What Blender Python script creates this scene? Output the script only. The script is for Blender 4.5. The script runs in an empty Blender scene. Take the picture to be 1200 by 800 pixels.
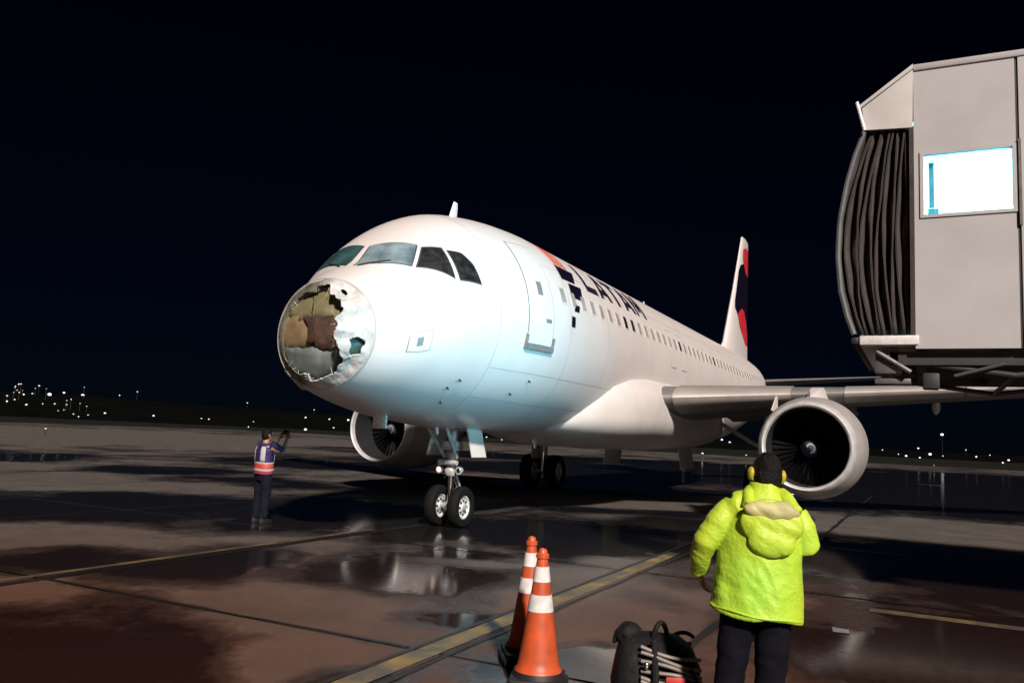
import bpy, bmesh, math, random
import numpy as np
from mathutils import Vector, Matrix
R = math.radians
scene = bpy.context.scene
col = scene.collection

# ------------------------------------------------------------------ camera
# world frame: X runs aft from the airliner's nose, -Y is its port side, Z up
cam_d = bpy.data.cameras.new('camera')
cam = bpy.data.objects.new('camera', cam_d)
col.objects.link(cam)
YAW, PITCH, ROLL = 0.4689, 0.1134, 0.0462
_f = Vector((math.cos(PITCH)*math.cos(YAW), math.cos(PITCH)*math.sin(YAW), math.sin(PITCH)))
_r = _f.cross(Vector((0, 0, 1))).normalized()
_u = _r.cross(_f)
_r2 = _r*math.cos(ROLL) + _u*math.sin(ROLL)
_u2 = -_r*math.sin(ROLL) + _u*math.cos(ROLL)
M4 = Matrix((_r2, _u2, -_f)).transposed().to_4x4()
M4.translation = Vector((-8.5288, -8.0609, 1.7781))
cam.matrix_world = M4
cam_d.sensor_width = 36.0
cam_d.lens = 956.78/1200*36
cam_d.clip_start = 0.05
cam_d.clip_end = 9000
scene.camera = cam

# ------------------------------------------------------------------ night sky
world = bpy.data.worlds.new('World')
scene.world = world
world.use_nodes = True
wn = world.node_tree
wn.nodes.clear()
sky_n = wn.nodes.new('ShaderNodeTexSky')
sky_n.sky_type = 'NISHITA'
sky_n.sun_disc = False
SUN_EL, SUN_AZ = 33.0, 41.0
sky_n.sun_elevation = R(SUN_EL)
sky_n.sun_rotation = R(180+90-SUN_AZ)
sky_n.ozone_density = 8.0
sky_n.dust_density = 0.2
bg = wn.nodes.new('ShaderNodeBackground')
bg.inputs['Strength'].default_value = 0.00048
wo = wn.nodes.new('ShaderNodeOutputWorld')
tint = wn.nodes.new('ShaderNodeMix'); tint.data_type = 'RGBA'; tint.blend_type = 'MULTIPLY'
tint.inputs[0].default_value = 1.0; tint.inputs[7].default_value = (.30, .55, 1.15, 1)
wn.links.new(sky_n.outputs[0], tint.inputs[6])
wn.links.new(tint.outputs[2], bg.inputs[0])
wn.links.new(bg.outputs[0], wo.inputs[0])

# apron flood light coming from behind the photographer
sun_d = bpy.data.lights.new('flood_sun', 'SUN')
sun_d.energy = 5.0
sun_d.angle = R(3.0)
sun_d.color = (1.0, 0.86, 0.78)
sun = bpy.data.objects.new('flood_sun', sun_d)
col.objects.link(sun)
_l = Vector((math.cos(R(SUN_AZ))*math.cos(R(SUN_EL)), math.sin(R(SUN_AZ))*math.cos(R(SUN_EL)), -math.sin(R(SUN_EL))))
sun.rotation_euler = _l.to_track_quat('-Z', 'Y').to_euler()
sun.location = (-30, -30, 30)

vs = scene.view_settings
vs.view_transform = 'Standard'
vs.look = 'None'
vs.exposure = 0.25
vs.gamma = 1.0
vs.use_curve_mapping = False

# ------------------------------------------------------------------ helpers
rng = random.Random(11)

def vnoise(x, y, seed=0):
    x = np.asarray(x, float); y = np.asarray(y, float)
    xi = np.floor(x); yi = np.floor(y); xf = x-xi; yf = y-yi
    def h(a, b):
        s = np.sin(a*127.1+b*311.7+seed*74.7)*43758.5453
        return s-np.floor(s)
    u = xf*xf*(3-2*xf); v = yf*yf*(3-2*yf)
    return (h(xi, yi)*(1-u)+h(xi+1, yi)*u)*(1-v)+(h(xi, yi+1)*(1-u)+h(xi+1, yi+1)*u)*v

def fbm(x, y, seed=0, oct=4):
    a, s, t = .5, 0, 0
    for i in range(oct):
        s = s+a*vnoise(x*2**i, y*2**i, seed+i*13); t += a; a *= .5
    return s/t

def n3(p, f=1.0, seed=0):
    return float(vnoise(p[0]*f+p[2]*f*.73, p[1]*f-p[2]*f*.61, seed))

class MB:
    def __init__(s): s.v = []; s.f = []
    def add(s, v, f):
        o = len(s.v); s.v += [tuple(p) for p in v]; s.f += [tuple(i+o for i in q) for q in f]; return s
    def box(s, a, b, bev=0.0):
        (x0, y0, z0), (x1, y1, z1) = a, b
        if bev <= 0:
            return s.add([(x0,y0,z0),(x1,y0,z0),(x1,y1,z0),(x0,y1,z0),(x0,y0,z1),(x1,y0,z1),(x1,y1,z1),(x0,y1,z1)],
                     [(3,2,1,0),(4,5,6,7),(0,1,5,4),(1,2,6,5),(2,3,7,6),(3,0,4,7)])
        bm = bmesh.new()
        bmesh.ops.create_cube(bm, size=1)
        for v in bm.verts:
            v.co = Vector(((x0+x1)/2+v.co.x*(x1-x0), (y0+y1)/2+v.co.y*(y1-y0), (z0+z1)/2+v.co.z*(z1-z0)))
        bmesh.ops.bevel(bm, geom=bm.edges[:], offset=bev, segments=2, profile=.5, affect='EDGES')
        bm.verts.index_update()
        s.add([v.co for v in bm.verts], [[v.index for v in f.verts] for f in bm.faces]); bm.free(); return s
    def loft(s, rings, cap=True, closed=True):
        n = len(rings[0]); o = []
        f = []
        for i in range(len(rings)-1):
            for j in range(n if closed else n-1):
                k = (j+1) % n
                f.append((i*n+j, i*n+k, (i+1)*n+k, (i+1)*n+j))
        if cap and closed:
            f.append(tuple(range(n-1, -1, -1))); f.append(tuple((len(rings)-1)*n+j for j in range(n)))
        for r in rings: o += list(r)
        return s.add(o, f)
    def tube(s, pts, rad, n=12, cap=True):
        pts = [Vector(p) for p in pts]
        if not hasattr(rad, '__len__'): rad = [rad]*len(pts)
        rings = []; ref = None
        for i, p in enumerate(pts):
            d = (pts[min(i+1, len(pts)-1)]-pts[max(i-1, 0)]).normalized()
            if ref is None:
                ref = Vector((0, 0, 1)) if abs(d.z) < .9 else Vector((1, 0, 0))
            a = d.cross(ref).normalized(); b = a.cross(d).normalized(); ref = b
            rings.append([p+(a*math.cos(t)+b*math.sin(t))*rad[i] for t in [2*math.pi*k/n for k in range(n)]])
        return s.loft(rings, cap)
    def lathe(s, prof, org, axis='X', n=48, cap=False):
        rings = []
        for a, r in prof:
            ring = []
            for k in range(n):
                t = 2*math.pi*k/n; c, d = r*math.cos(t), r*math.sin(t)
                p = {'X': (a, c, d), 'Y': (c, a, d), 'Z': (c, d, a)}[axis]
                ring.append((p[0]+org[0], p[1]+org[1], p[2]+org[2]))
            rings.append(ring)
        return s.loft(rings, cap)
    def ell(s, c, r, n=16, m=10, rot=None):
        rings = []
        for i in range(m+1):
            ph = math.pi*(i+.02*(i == 0)-.02*(i == m))/m
            ring = []
            for k in range(n):
                t = 2*math.pi*k/n
                p = Vector((r[0]*math.sin(ph)*math.cos(t), r[1]*math.sin(ph)*math.sin(t), r[2]*math.cos(ph)))
                if rot: p = rot @ p
                ring.append(p+Vector(c))
            rings.append(ring)
        return s.loft(rings)
    def prism(s, poly, ax, a, b):
        """extrude a 2D polygon along axis ax from a to b (poly in the two other axes, cyclic order kept)"""
        def P(q, t):
            return {'X': (t, q[0], q[1]), 'Y': (q[0], t, q[1]), 'Z': (q[0], q[1], t)}[ax]
        n = len(poly)
        v = [P(q, a) for q in poly]+[P(q, b) for q in poly]
        f = [tuple(range(n)), tuple(range(2*n-1, n-1, -1))]+[(i, i+n, (i+1) % n+n, (i+1) % n) for i in range(n)]
        return s.add(v, f)

def mesh_of(mb, smooth=None, name='m'):
    me = bpy.data.meshes.new(name)
    me.from_pydata(mb.v, [], mb.f)
    bm = bmesh.new(); bm.from_mesh(me)
    bmesh.ops.recalc_face_normals(bm, faces=bm.faces[:])
    if smooth is not None:
        for f in bm.faces: f.smooth = True
        for e in bm.edges:
            if len(e.link_faces) == 2 and e.calc_face_angle(0) > R(smooth): e.smooth = False
    bm.to_mesh(me); bm.free()
    return me

def obj(name, mb, m, parent=None, smooth=35, label=None):
    me = mb if isinstance(mb, bpy.types.Mesh) else mesh_of(mb, smooth, name)
    me.name = name
    if m and not me.materials: me.materials.append(m)
    o = bpy.data.objects.new(name, me)
    col.objects.link(o)
    if parent is not None: attach(o, parent)
    if label: o['label'] = label
    return o

def wloc(o):
    v = Vector(o.location)
    return v
def attach(o, p):
    o.parent = p
    if p.get('_root'):
        o.matrix_parent_inverse = Matrix.Translation(-Vector(p.location))
def thing(name, label, cat, loc=(0, 0, 0), group=None, rot=0.0, local=False):
    o = bpy.data.objects.new(name, None)
    o.empty_display_size = .3
    col.objects.link(o)
    o.location = loc; o.rotation_euler = (0, 0, rot)
    if not local: o['_root'] = 1
    tag(o, label, cat, group)
    return o
def tag(o, label, cat, group=None, kind=None):
    o['label'] = label; o['category'] = cat
    if group: o['group'] = group
    if kind: o['kind'] = kind
    return o
def struct(o, label=None):
    o['kind'] = 'structure'
    if label: o['label'] = label
    return o

# ------------------------------------------------------------------ materials
def mat(name, rgb, rough=.5, metal=0.0, var=.12, scale=6.0, bump=0.0, bscale=40.0, spec=.5, rgb2=None, rvar=.08, emit=None, estr=0.0, coat=0.0, sub=0.0):
    m = bpy.data.materials.new(name); m.use_nodes = True
    nt = m.node_tree; N = nt.nodes; L = nt.links
    b = N['Principled BSDF']
    tc = N.new('ShaderNodeTexCoord')
    no = N.new('ShaderNodeTexNoise'); no.inputs['Scale'].default_value = scale; no.inputs['Detail'].default_value = 6
    L.new(tc.outputs['Object'], no.inputs['Vector'])
    mx = N.new('ShaderNodeMix'); mx.data_type = 'RGBA'
    c2 = rgb2 or tuple(max(0, c*(1-2*var)) for c in rgb)
    c1 = rgb if rgb2 else tuple(min(1, c*(1+var)) for c in rgb)
    mx.inputs[6].default_value = (*c1, 1); mx.inputs[7].default_value = (*c2, 1)
    cr = N.new('ShaderNodeMapRange'); cr.inputs[1].default_value = .3; cr.inputs[2].default_value = .7
    L.new(no.outputs['Fac'], cr.inputs[0]); L.new(cr.outputs[0], mx.inputs[0])
    L.new(mx.outputs[2], b.inputs['Base Color'])
    rr = N.new('ShaderNodeMapRange'); rr.inputs[3].default_value = max(.02, rough-rvar); rr.inputs[4].default_value = min(1, rough+rvar)
    L.new(no.outputs['Fac'], rr.inputs[0]); L.new(rr.outputs[0], b.inputs['Roughness'])
    b.inputs['Metallic'].default_value = metal
    b.inputs['Specular IOR Level'].default_value = spec
    if coat: b.inputs['Coat Weight'].default_value = coat
    if bump:
        n2 = N.new('ShaderNodeTexNoise'); n2.inputs['Scale'].default_value = bscale; n2.inputs['Detail'].default_value = 5
        L.new(tc.outputs['Object'], n2.inputs['Vector'])
        bp = N.new('ShaderNodeBump'); bp.inputs['Strength'].default_value = bump; bp.inputs['Distance'].default_value = .02
        L.new(n2.outputs['Fac'], bp.inputs['Height']); L.new(bp.outputs[0], b.inputs['Normal'])
    if emit:
        b.inputs['Emission Color'].default_value = (*emit, 1); b.inputs['Emission Strength'].default_value = estr
    return m

def glass_mat(name, tint=(.9, .97, 1.0), refl=.12):
    m = bpy.data.materials.new(name); m.use_nodes = True
    N = m.node_tree.nodes; L = m.node_tree.links
    out = N['Material Output']
    t = N.new('ShaderNodeBsdfTransparent'); t.inputs[0].default_value = (*tint, 1)
    g = N.new('ShaderNodeBsdfGlossy'); g.inputs['Roughness'].default_value = .06
    lw = N.new('ShaderNodeLayerWeight'); lw.inputs[0].default_value = refl
    mx = N.new('ShaderNodeMixShader')
    L.new(lw.outputs['Fresnel'], mx.inputs[0]); L.new(t.outputs[0], mx.inputs[1]); L.new(g.outputs[0], mx.inputs[2])
    L.new(mx.outputs[0], out.inputs[0])
    return m

def apron_mat():
    m = bpy.data.materials.new('wet_concrete'); m.use_nodes = True
    nt = m.node_tree; N = nt.nodes; L = nt.links; b = N['Principled BSDF']
    geo = N.new('ShaderNodeNewGeometry')
    wa = N.new('ShaderNodeAttribute'); wa.attribute_name = 'wet'
    sa = N.new('ShaderNodeAttribute'); sa.attribute_name = 'warm_light_tint'
    def noise(sc, det=6, rgh=.6):
        n = N.new('ShaderNodeTexNoise'); n.inputs['Scale'].default_value = sc; n.inputs['Detail'].default_value = det
        n.inputs['Roughness'].default_value = rgh
        L.new(geo.outputs['Position'], n.inputs['Vector']); return n
    def ramp(src, a, bb, c=0., d=1.):
        r = N.new('ShaderNodeMapRange'); r.inputs[1].default_value = a; r.inputs[2].default_value = bb
        r.inputs[3].default_value = c; r.inputs[4].default_value = d; L.new(src, r.inputs[0]); return r.outputs[0]
    def math_(op, a, bb):
        n = N.new('ShaderNodeMath'); n.operation = op
        for i, s in ((0, a), (1, bb)):
            if isinstance(s, (int, float)): n.inputs[i].default_value = s
            else: L.new(s, n.inputs[i])
        return n.outputs[0]
    def mix(fac, a, bb):
        n = N.new('ShaderNodeMix'); n.data_type = 'RGBA'
        if isinstance(fac, (int, float)): n.inputs[0].default_value = fac
        else: L.new(fac, n.inputs[0])
        for i, s in ((6, a), (7, bb)):
            if isinstance(s, tuple): n.inputs[i].default_value = (*s, 1)
            else: L.new(s, n.inputs[i])
        return n.outputs[2]
    n1 = noise(1.1); n2 = noise(9.0); n3_ = noise(70., 4); n4 = noise(.35, 3)
    dry = mix(ramp(n1.outputs['Fac'], .3, .7), (.122, .112, .104), (.074, .068, .063))
    warm_light_tint = mix(ramp(n1.outputs['Fac'], .3, .7), (.140, .066, .041), (.090, .040, .025))  # near concrete with the warm light mixed into its colour
    base = mix(sa.outputs['Fac'], dry, warm_light_tint)
    base = mix(math_('MULTIPLY', ramp(n2.outputs['Fac'], .45, .75), .45), base, (.05, .042, .036))
    base = mix(math_('MULTIPLY', ramp(n3_.outputs['Fac'], .55, .75), .35), base, (.16, .14, .12))
    # wetness with a ragged edge
    n5 = noise(2.6, 8, .68)
    w = math_('ADD', wa.outputs['Fac'], math_('MULTIPLY', math_('SUBTRACT', n2.outputs['Fac'], .5), .45))
    w = math_('ADD', w, math_('MULTIPLY', math_('SUBTRACT', n5.outputs['Fac'], .5), .9))
    damp = ramp(w, .12, .52)
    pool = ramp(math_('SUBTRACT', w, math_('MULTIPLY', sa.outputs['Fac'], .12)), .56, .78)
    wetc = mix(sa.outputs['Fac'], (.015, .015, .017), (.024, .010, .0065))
    c = mix(damp, base, mix(.72, base, wetc))
    c = mix(pool, c, wetc)
    L.new(c, b.inputs['Base Color'])
    rg = math_('SUBTRACT', .62, math_('MULTIPLY', damp, .34))
    rg = math_('ADD', math_('MULTIPLY', rg, math_('SUBTRACT', 1., pool)), math_('MULTIPLY', pool, .085))
    rg = math_('ADD', rg, math_('MULTIPLY', math_('SUBTRACT', n2.outputs['Fac'], .5), .16))
    rg = math_('MAXIMUM', rg, .035)
    L.new(rg, b.inputs['Roughness'])
    b.inputs['Specular IOR Level'].default_value = .45
    bp = N.new('ShaderNodeBump'); bp.inputs['Distance'].default_value = .006
    L.new(math_('ADD', n3_.outputs['Fac'], math_('MULTIPLY', n2.outputs['Fac'], .6)), bp.inputs['Height'])
    L.new(math_('SUBTRACT', .55, math_('MULTIPLY', pool, .53)), bp.inputs['Strength'])
    L.new(bp.outputs[0], b.inputs['Normal'])
    return m

def paint_line_mat(name, rgb, lo=.40, hi=.60):
    """worn road paint: yellow where it survives, dark concrete where it is worn off"""
    m = bpy.data.materials.new(name); m.use_nodes = True
    N = m.node_tree.nodes; L = m.node_tree.links; b = N['Principled BSDF']
    geo = N.new('ShaderNodeNewGeometry')
    n = N.new('ShaderNodeTexNoise'); n.inputs['Scale'].default_value = 2.2; n.inputs['Detail'].default_value = 8; n.inputs['Roughness'].default_value = .65
    L.new(geo.outputs['Position'], n.inputs['Vector'])
    r = N.new('ShaderNodeMapRange'); r.inputs[1].default_value = lo; r.inputs[2].default_value = hi
    L.new(n.outputs['Fac'], r.inputs[0])
    mx = N.new('ShaderNodeMix'); mx.data_type = 'RGBA'
    mx.inputs[6].default_value = (.085, .07, .05, 1); mx.inputs[7].default_value = (*rgb, 1)
    L.new(r.outputs[0], mx.inputs[0]); L.new(mx.outputs[2], b.inputs['Base Color'])
    b.inputs['Roughness'].default_value = .38
    return m

MT = {}
MT['apron'] = apron_mat()
MT['joint'] = mat('joint_bitumen', (.012, .011, .010), .5, var=.2)
MT['yellow_line'] = paint_line_mat('worn_yellow_paint', (.30, .19, .035), .42, .64)
MT['faded_line'] = paint_line_mat('faded_yellow_paint', (.22, .15, .05), .46, .64)
MT['dark_line'] = mat('black_line_paint', (.015, .014, .013), .45)
MT['grass'] = mat('night_grass', (.010, .011, .009), .9, scale=.3, spec=.1)
MT['hill'] = mat('hill_scrub', (.0035, .004, .004), 1.0, scale=.05, spec=.0)
MT['white'] = mat('airliner_white_paint', (.70, .68, .665), .33, var=.02, scale=1.2, coat=.12, rgb2=(.64, .615, .60), bump=.10, bscale=1.6)
MT['fairing'] = mat('fairing_white', (.66, .635, .62), .42, var=.03, scale=1.5, rgb2=(.55, .52, .50))
MT['radome'] = mat('torn_radome_skin', (.60, .59, .565), .7, var=.06, scale=5, bump=1.0, bscale=7, rgb2=(.38, .37, .35))
MT['olive'] = mat('bulkhead_olive', (.21, .195, .11), .32, scale=3, rgb2=(.12, .115, .06))
MT['tan'] = mat('bulkhead_tan', (.29, .195, .105), .35, scale=3, rgb2=(.18, .15, .08))
MT['brown'] = mat('torn_dark_foam', (.075, .036, .02), .8, scale=6, bump=.8, bscale=20, rgb2=(.03, .016, .010))
MT['bluegrey'] = mat('bulkhead_blue_grey', (.19, .225, .215), .3, scale=4, rgb2=(.11, .145, .135), bump=.3, bscale=6)
MT['teal'] = mat('radome_inner_teal', (.06, .15, .15), .6, scale=10, rgb2=(.02, .06, .06))
MT['rim_dirty'] = mat('dirty_torn_rim', (.17, .17, .13), .6, scale=5, rgb2=(.04, .045, .035))
MT['dark'] = mat('dark_interior', (.012, .012, .012), .7)
MT['glass_dark'] = mat('cockpit_glass_dark', (.006, .006, .008), .10, scale=7, spec=.6, rvar=.05, rgb2=(.035, .035, .033))
MT['glass_crazed_glare'] = mat('hail_crazed_glass_glare', (.27, .38, .42), .22, scale=3.2, rgb2=(.08, .12, .15), bump=.5, bscale=60)  # hail crazing, plus a bright cyan reflection painted into the pale colour
MT['glass_teal'] = mat('teal_glass', (.05, .12, .13), .12, var=.2, scale=4, rgb2=(.02, .05, .055))
MT['seal'] = mat('window_seal', (.05, .05, .052), .5)
MT['seam'] = mat('skin_seam_grey', (.42, .40, .385), .5, scale=2)
MT['door_gap'] = mat('door_gap_dark', (.10, .10, .10), .6)
MT['grey_trim'] = mat('grey_trim', (.20, .20, .20), .45, scale=8)
MT['pane_grey'] = mat('cabin_pane_shade', (.38, .36, .34), .2, scale=3)
MT['navy'] = mat('logo_indigo', (.005, .003, .014), .35, scale=4)
MT['coral'] = mat('logo_coral', (.62, .12, .07), .4, scale=3)
MT['finred'] = mat('fin_red', (.62, .03, .045), .4, scale=3)
MT['ink'] = mat('letter_ink', (.015, .012, .030), .35)
MT['lip'] = mat('inlet_lip_metal', (.66, .66, .66), .42, metal=.35, scale=5, rvar=.1)
MT['cowl'] = mat('engine_cowl', (.40, .39, .38), .4, scale=3, rgb2=(.30, .29, .28))
MT['inlet'] = mat('inlet_liner', (.022, .023, .026), .5, scale=4)
MT['fan'] = mat('fan_blade', (.003, .003, .0035), .6, spec=.15)
MT['spinner'] = mat('spinner', (.06, .065, .10), .35, scale=5)
MT['spin_mark'] = mat('spinner_mark', (.16, .17, .20), .5)
MT['wing'] = mat('wing_grey', (.17, .165, .16), .5, scale=2, rgb2=(.13, .125, .12))
MT['slat'] = mat('slat_metal', (.32, .30, .285), .45, metal=.1, scale=2, rgb2=(.25, .235, .22))
MT['tyre'] = mat('tyre_rubber', (.006, .006, .006), .8, scale=12, spec=.2)
MT['rim'] = mat('wheel_rim', (.60, .66, .66), .4, scale=8)
MT['strut'] = mat('gear_strut', (.62, .61, .60), .38, metal=.1, scale=9, rgb2=(.32, .32, .32))
MT['chrome'] = mat('oleo_chrome', (.75, .75, .75), .15, metal=1.0)
MT['lampglass'] = mat('lamp_lens', (.8, .8, .8), .15, emit=(1, .62, .50), estr=1.6)
MT['bridge'] = mat('bridge_panel_white', (.42, .42, .425), .5, var=.04, scale=1.6, rgb2=(.35, .35, .35), bump=.12, bscale=2.5)
MT['hood_white'] = mat('hood_white', (.52, .51, .50), .5, scale=2)
MT['bellows2'] = mat('bellows_fabric_worn', (.022, .019, .018), .8, scale=5, rgb2=(.05, .042, .036))
MT['pale_speck'] = mat('pale_patch_grey', (.22, .22, .21), .5)
MT['bridge_in'] = mat('bridge_interior', (.70, .74, .76), .6)
MT['bellows'] = mat('bellows_fabric', (.040, .034, .031), .75, scale=6, rgb2=(.020, .017, .015), bump=.3)
MT['bellows_edge'] = mat('bellows_edge', (.10, .11, .115), .6, scale=6)
MT['steel'] = mat('galvanised_steel', (.15, .145, .14), .5, metal=.3, scale=9, rgb2=(.08, .08, .08))
MT['darksteel'] = mat('dark_steel', (.04, .04, .04), .6, metal=.3)
MT['clear'] = glass_mat('clear_glass')
MT['tube'] = mat('lamp_tube', (.9, .9, .9), .3, emit=(.72, .95, 1.0), estr=25)
MT['curtain'] = mat('teal_strip', (.05, .30, .34), .5)
MT['orange'] = mat('cone_orange', (.60, .095, .025), .45, scale=7, rgb2=(.33, .06, .022))
MT['strap'] = mat('vest_reflective', (.42, .41, .40), .5)
MT['reflect'] = mat('reflective_white', (.72, .72, .70), .4, scale=12, rgb2=(.50, .50, .49))
MT['rubber'] = mat('black_rubber', (.016, .016, .018), .55, scale=14)

# ------------------------------------------------------------------ apron, field, hills
VD = np.array([math.cos(YAW), math.sin(YAW)]); VR = np.array([math.sin(YAW), -math.cos(YAW)])
WET = [(2.97,6.62,2.99,3.13),(4.96,3.0,1.6,3.25),(5.74,-2.42,2.01,2.69),(4.48,.48,1.27,2.64),(.56,-2.25,1.16,2.17),(6.0,-8.39,2.73,3.96),(27.5,-10,7.6,7.97),(-3.96,-1.66,.76,1.85),(-.97,.01,.97,1.58),(11.44,15.66,2.35,2.51),(10.06,10.15,3.52,1.83),(-.51,-8.09,1.16,1.3),(-2.,-5.67,.43,.45),(-1.54,-3.97,.78,.36),(11.77,-1.85,2.62,1.),(-2.63,-5.49,.53,.45),(.56,-5.21,.5,.74),(12.23,24.49,2.68,3.65),(22.67,16.44,5.1,4.37),(18.91,-4.64,2.23,3.04),(-3.67,-4.42,.44,.4),(40,2,16,14),(32,-14,14,9),(21,1.5,6,2.5),(-1.6,1.2,1.2,1.0),(-4.2,-2.6,1.0,1.3),(-4.4,-1.0,.8,1.2),(1.2,-9.2,2.0,1.6),(-2.2,-8.4,1.2,1.0),(30,12,10,5),(62,-22,30,28),(36,-2,16,9),(55,20,20,10)]
DRY = [(-.54,3.75,1.16,1.83),(-2.15,-2.71,.98,1.1),(15.4,.07,5.37,4.53),(12.95,-8.36,3.59,3.18),(.75,-4.79,.76,1.92),(7.27,11.68,3.3,2.95),(47.22,61.02,25.19,28.),(1.43,-2.4,.72,.37),(3.1,-4.15,.54,.67),(-3.45,-3.67,.54,.65)]
JX = [-13.0, -7.8, -2.65, 2.5, 7.65, 12.8, 17.95, 23.1, 28.25]
JY = [-21.5, -16.4, -11.3, -6.2, -4.62, .52, 5.7, 10.9, 16.1, 21.3, 26.5]
def wetness(x, y):
    x = np.asarray(x, float); y = np.asarray(y, float)
    dx = (fbm(x*.9, y*.9, 3)-.5)*1.2; dy = (fbm(x*.9, y*.9, 9)-.5)*1.2
    w = .29+(fbm(x*.22, y*.22, 21, 5)-.5)*1.1+(fbm(x*.8, y*.8, 61, 4)-.5)*.8
    def bumps(lst):
        t = np.zeros_like(x)
        for cx, cy, rl, rd in lst:
            s = min(1.0, .5*(rl+rd)/2)
            px = x-cx+dx*s; py = y-cy+dy*s
            l = px*VR[0]+py*VR[1]; d = px*VD[0]+py*VD[1]
            r = np.sqrt((l/rl)**2+(d/rd)**2)
            t = np.maximum(t, np.clip((1.40-r)/.8, 0, 1))
        return t
    w = w+.85*bumps(WET)-.70*bumps(DRY)
    jd = np.minimum(np.min([abs(x-j) for j in JX], axis=0), np.min([abs(y-j) for j in JY], axis=0))
    w = w+.30*np.exp(-(jd/.10)**2)*(fbm(x*1.5, y*1.5, 90)+.2)
    return np.clip(w, 0, 1)
def warm_light_reach(x, y):  # warm light on the near ground, put into the concrete colour by distance
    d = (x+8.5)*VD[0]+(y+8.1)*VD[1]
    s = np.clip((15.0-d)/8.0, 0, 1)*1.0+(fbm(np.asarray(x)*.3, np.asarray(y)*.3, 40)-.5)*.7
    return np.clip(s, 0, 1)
def grid_mesh(xs, ys, z=0.0, skirt=0.0, name='slab'):
    nx, ny = len(xs), len(ys)
    X, Y = np.meshgrid(xs, ys, indexing='ij')
    V = [(float(a), float(b), z) for a, b in zip(X.ravel(), Y.ravel())]
    F = [(i*ny+j, (i+1)*ny+j, (i+1)*ny+j+1, i*ny+j+1) for i in range(nx-1) for j in range(ny-1)]
    if skirt:
        loop = [i*ny for i in range(nx)]+[(nx-1)*ny+j for j in range(1, ny)]+[i*ny+ny-1 for i in range(nx-2, -1, -1)]+[j for j in range(ny-2, 0, -1)]
        o = len(V); c = (xs[0]+xs[-1])/2, (ys[0]+ys[-1])/2
        for k in loop: V.append((V[k][0], V[k][1], z-skirt))
        n = len(loop)
        F += [(loop[k], o+k, o+(k+1) % n, loop[(k+1) % n]) for k in range(n)]
    me = bpy.data.meshes.new(name); me.from_pydata(V, [], F)
    A = np.array(V)
    for nm, fn in (('wet', wetness), ('warm_light_tint', warm_light_reach)):
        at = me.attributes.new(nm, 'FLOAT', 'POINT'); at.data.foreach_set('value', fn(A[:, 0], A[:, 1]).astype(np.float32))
    me.materials.append(MT['apron'])
    return me

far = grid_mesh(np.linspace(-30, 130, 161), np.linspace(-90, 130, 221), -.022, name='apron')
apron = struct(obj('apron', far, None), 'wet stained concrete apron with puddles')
fm = MB(); fm.add([(-3000,-3000,-.08),(6000,-3000,-.08),(6000,6000,-.08),(-3000,6000,-.08)], [(0,1,2,3)])
struct(obj('grass_field', fm, MT['grass']))
G = .030
jf = MB(); jf.add([(JX[0], JY[0], -.012), (JX[-1], JY[0], -.012), (JX[-1], JY[-1], -.012), (JX[0], JY[-1], -.012)], [(0,1,2,3)])
obj('joint_filler', jf, MT['joint'], apron)
for i in range(len(JX)-1):
    for j in range(len(JY)-1):
        cx, cy = (JX[i]+JX[i+1])/2, (JY[j]+JY[j+1])/2
        d = (cx+8.53)*VD[0]+(cy+8.06)*VD[1]; l = (cx+8.53)*VR[0]+(cy+8.06)*VR[1]
        if d < -4: st = 1.0
        else: st = .12 if d < 13 else .22
        if abs(l) > .75*d+8: st = 1.0
        nx = max(3, int((JX[i+1]-JX[i])/st)); ny = max(3, int((JY[j+1]-JY[j])/st))
        dz = rng.uniform(-.002, .002)
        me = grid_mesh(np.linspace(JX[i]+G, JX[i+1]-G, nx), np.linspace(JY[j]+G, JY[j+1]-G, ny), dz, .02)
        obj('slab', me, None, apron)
# painted lines (sheets 4 mm above)
def line(name, x0, x1, y0, y1, m, z=.006):
    b = MB()
    n = max(2, int(max(x1-x0, y1-y0)/.25)); V = []; F = []
    for k in range(n+1):
        t = k/n
        if x1-x0 > y1-y0:
            x = x0+(x1-x0)*t; e0 = .012*(rng.random()-.5); e1 = .012*(rng.random()-.5)
            V += [(x, y0+e0, z), (x, y1+e1, z)]
        else:
            y = y0+(y1-y0)*t; V += [(x0+.012*(rng.random()-.5), y, z), (x1+.012*(rng.random()-.5), y, z)]
        if k: F.append((2*k-2, 2*k-1, 2*k+1, 2*k))
    b.add(V, F)
    return obj(name, b, m, apron)
line('yellow_line', -6.5, 4.8, -4.56, -4.35, MT['yellow_line'])
line('line_border', -6.5, 6.5, -4.33, -4.28, MT['dark_line'])
line('yellow_line', -6.5, 3.6, .60, .72, MT['faded_line'])
line('line_border', -6.5, 17., .38, .44, MT['dark_line'])
def sealant(along, c, a, b_, w=.035):
    V = []; F = []; n = int((b_-a)/.12)
    for k in range(n+1):
        t = a+(b_-a)*k/n; o = (float(fbm(np.array(t*1.3), np.array(c), 7))-.5)*.05; ww = w*(.5+float(vnoise(np.array(t*2.1), np.array(c*3), 8)))
        for sd in (-1, 1): V.append((t, c+o+sd*ww, .0065) if along == 'X' else (c+o+sd*ww, t, .0065))
        if k: F.append((2*k-2, 2*k-1, 2*k+1, 2*k))
    m_ = MB(); m_.add(V, F); obj('joint_sealant', m_, MT['joint'], apron)
sealant('Y', -2.65, -4.25, .4); sealant('Y', -2.65, .75, 5.6, .03); sealant('X', -6.2, -2.5, 18., .04); sealant('X', .50, -6.4, 22., .035)
sealant('Y', 2.5, -11.2, -6.3, .03); sealant('Y', 7.65, -4.5, .45, .03); sealant('Y', 7.65, -11.2, -6.3, .03); sealant('X', -4.64, -6.5, 12., .03)
line('yellow_line', 1.70, 1.92, -15., -7.5, MT['faded_line'])
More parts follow.
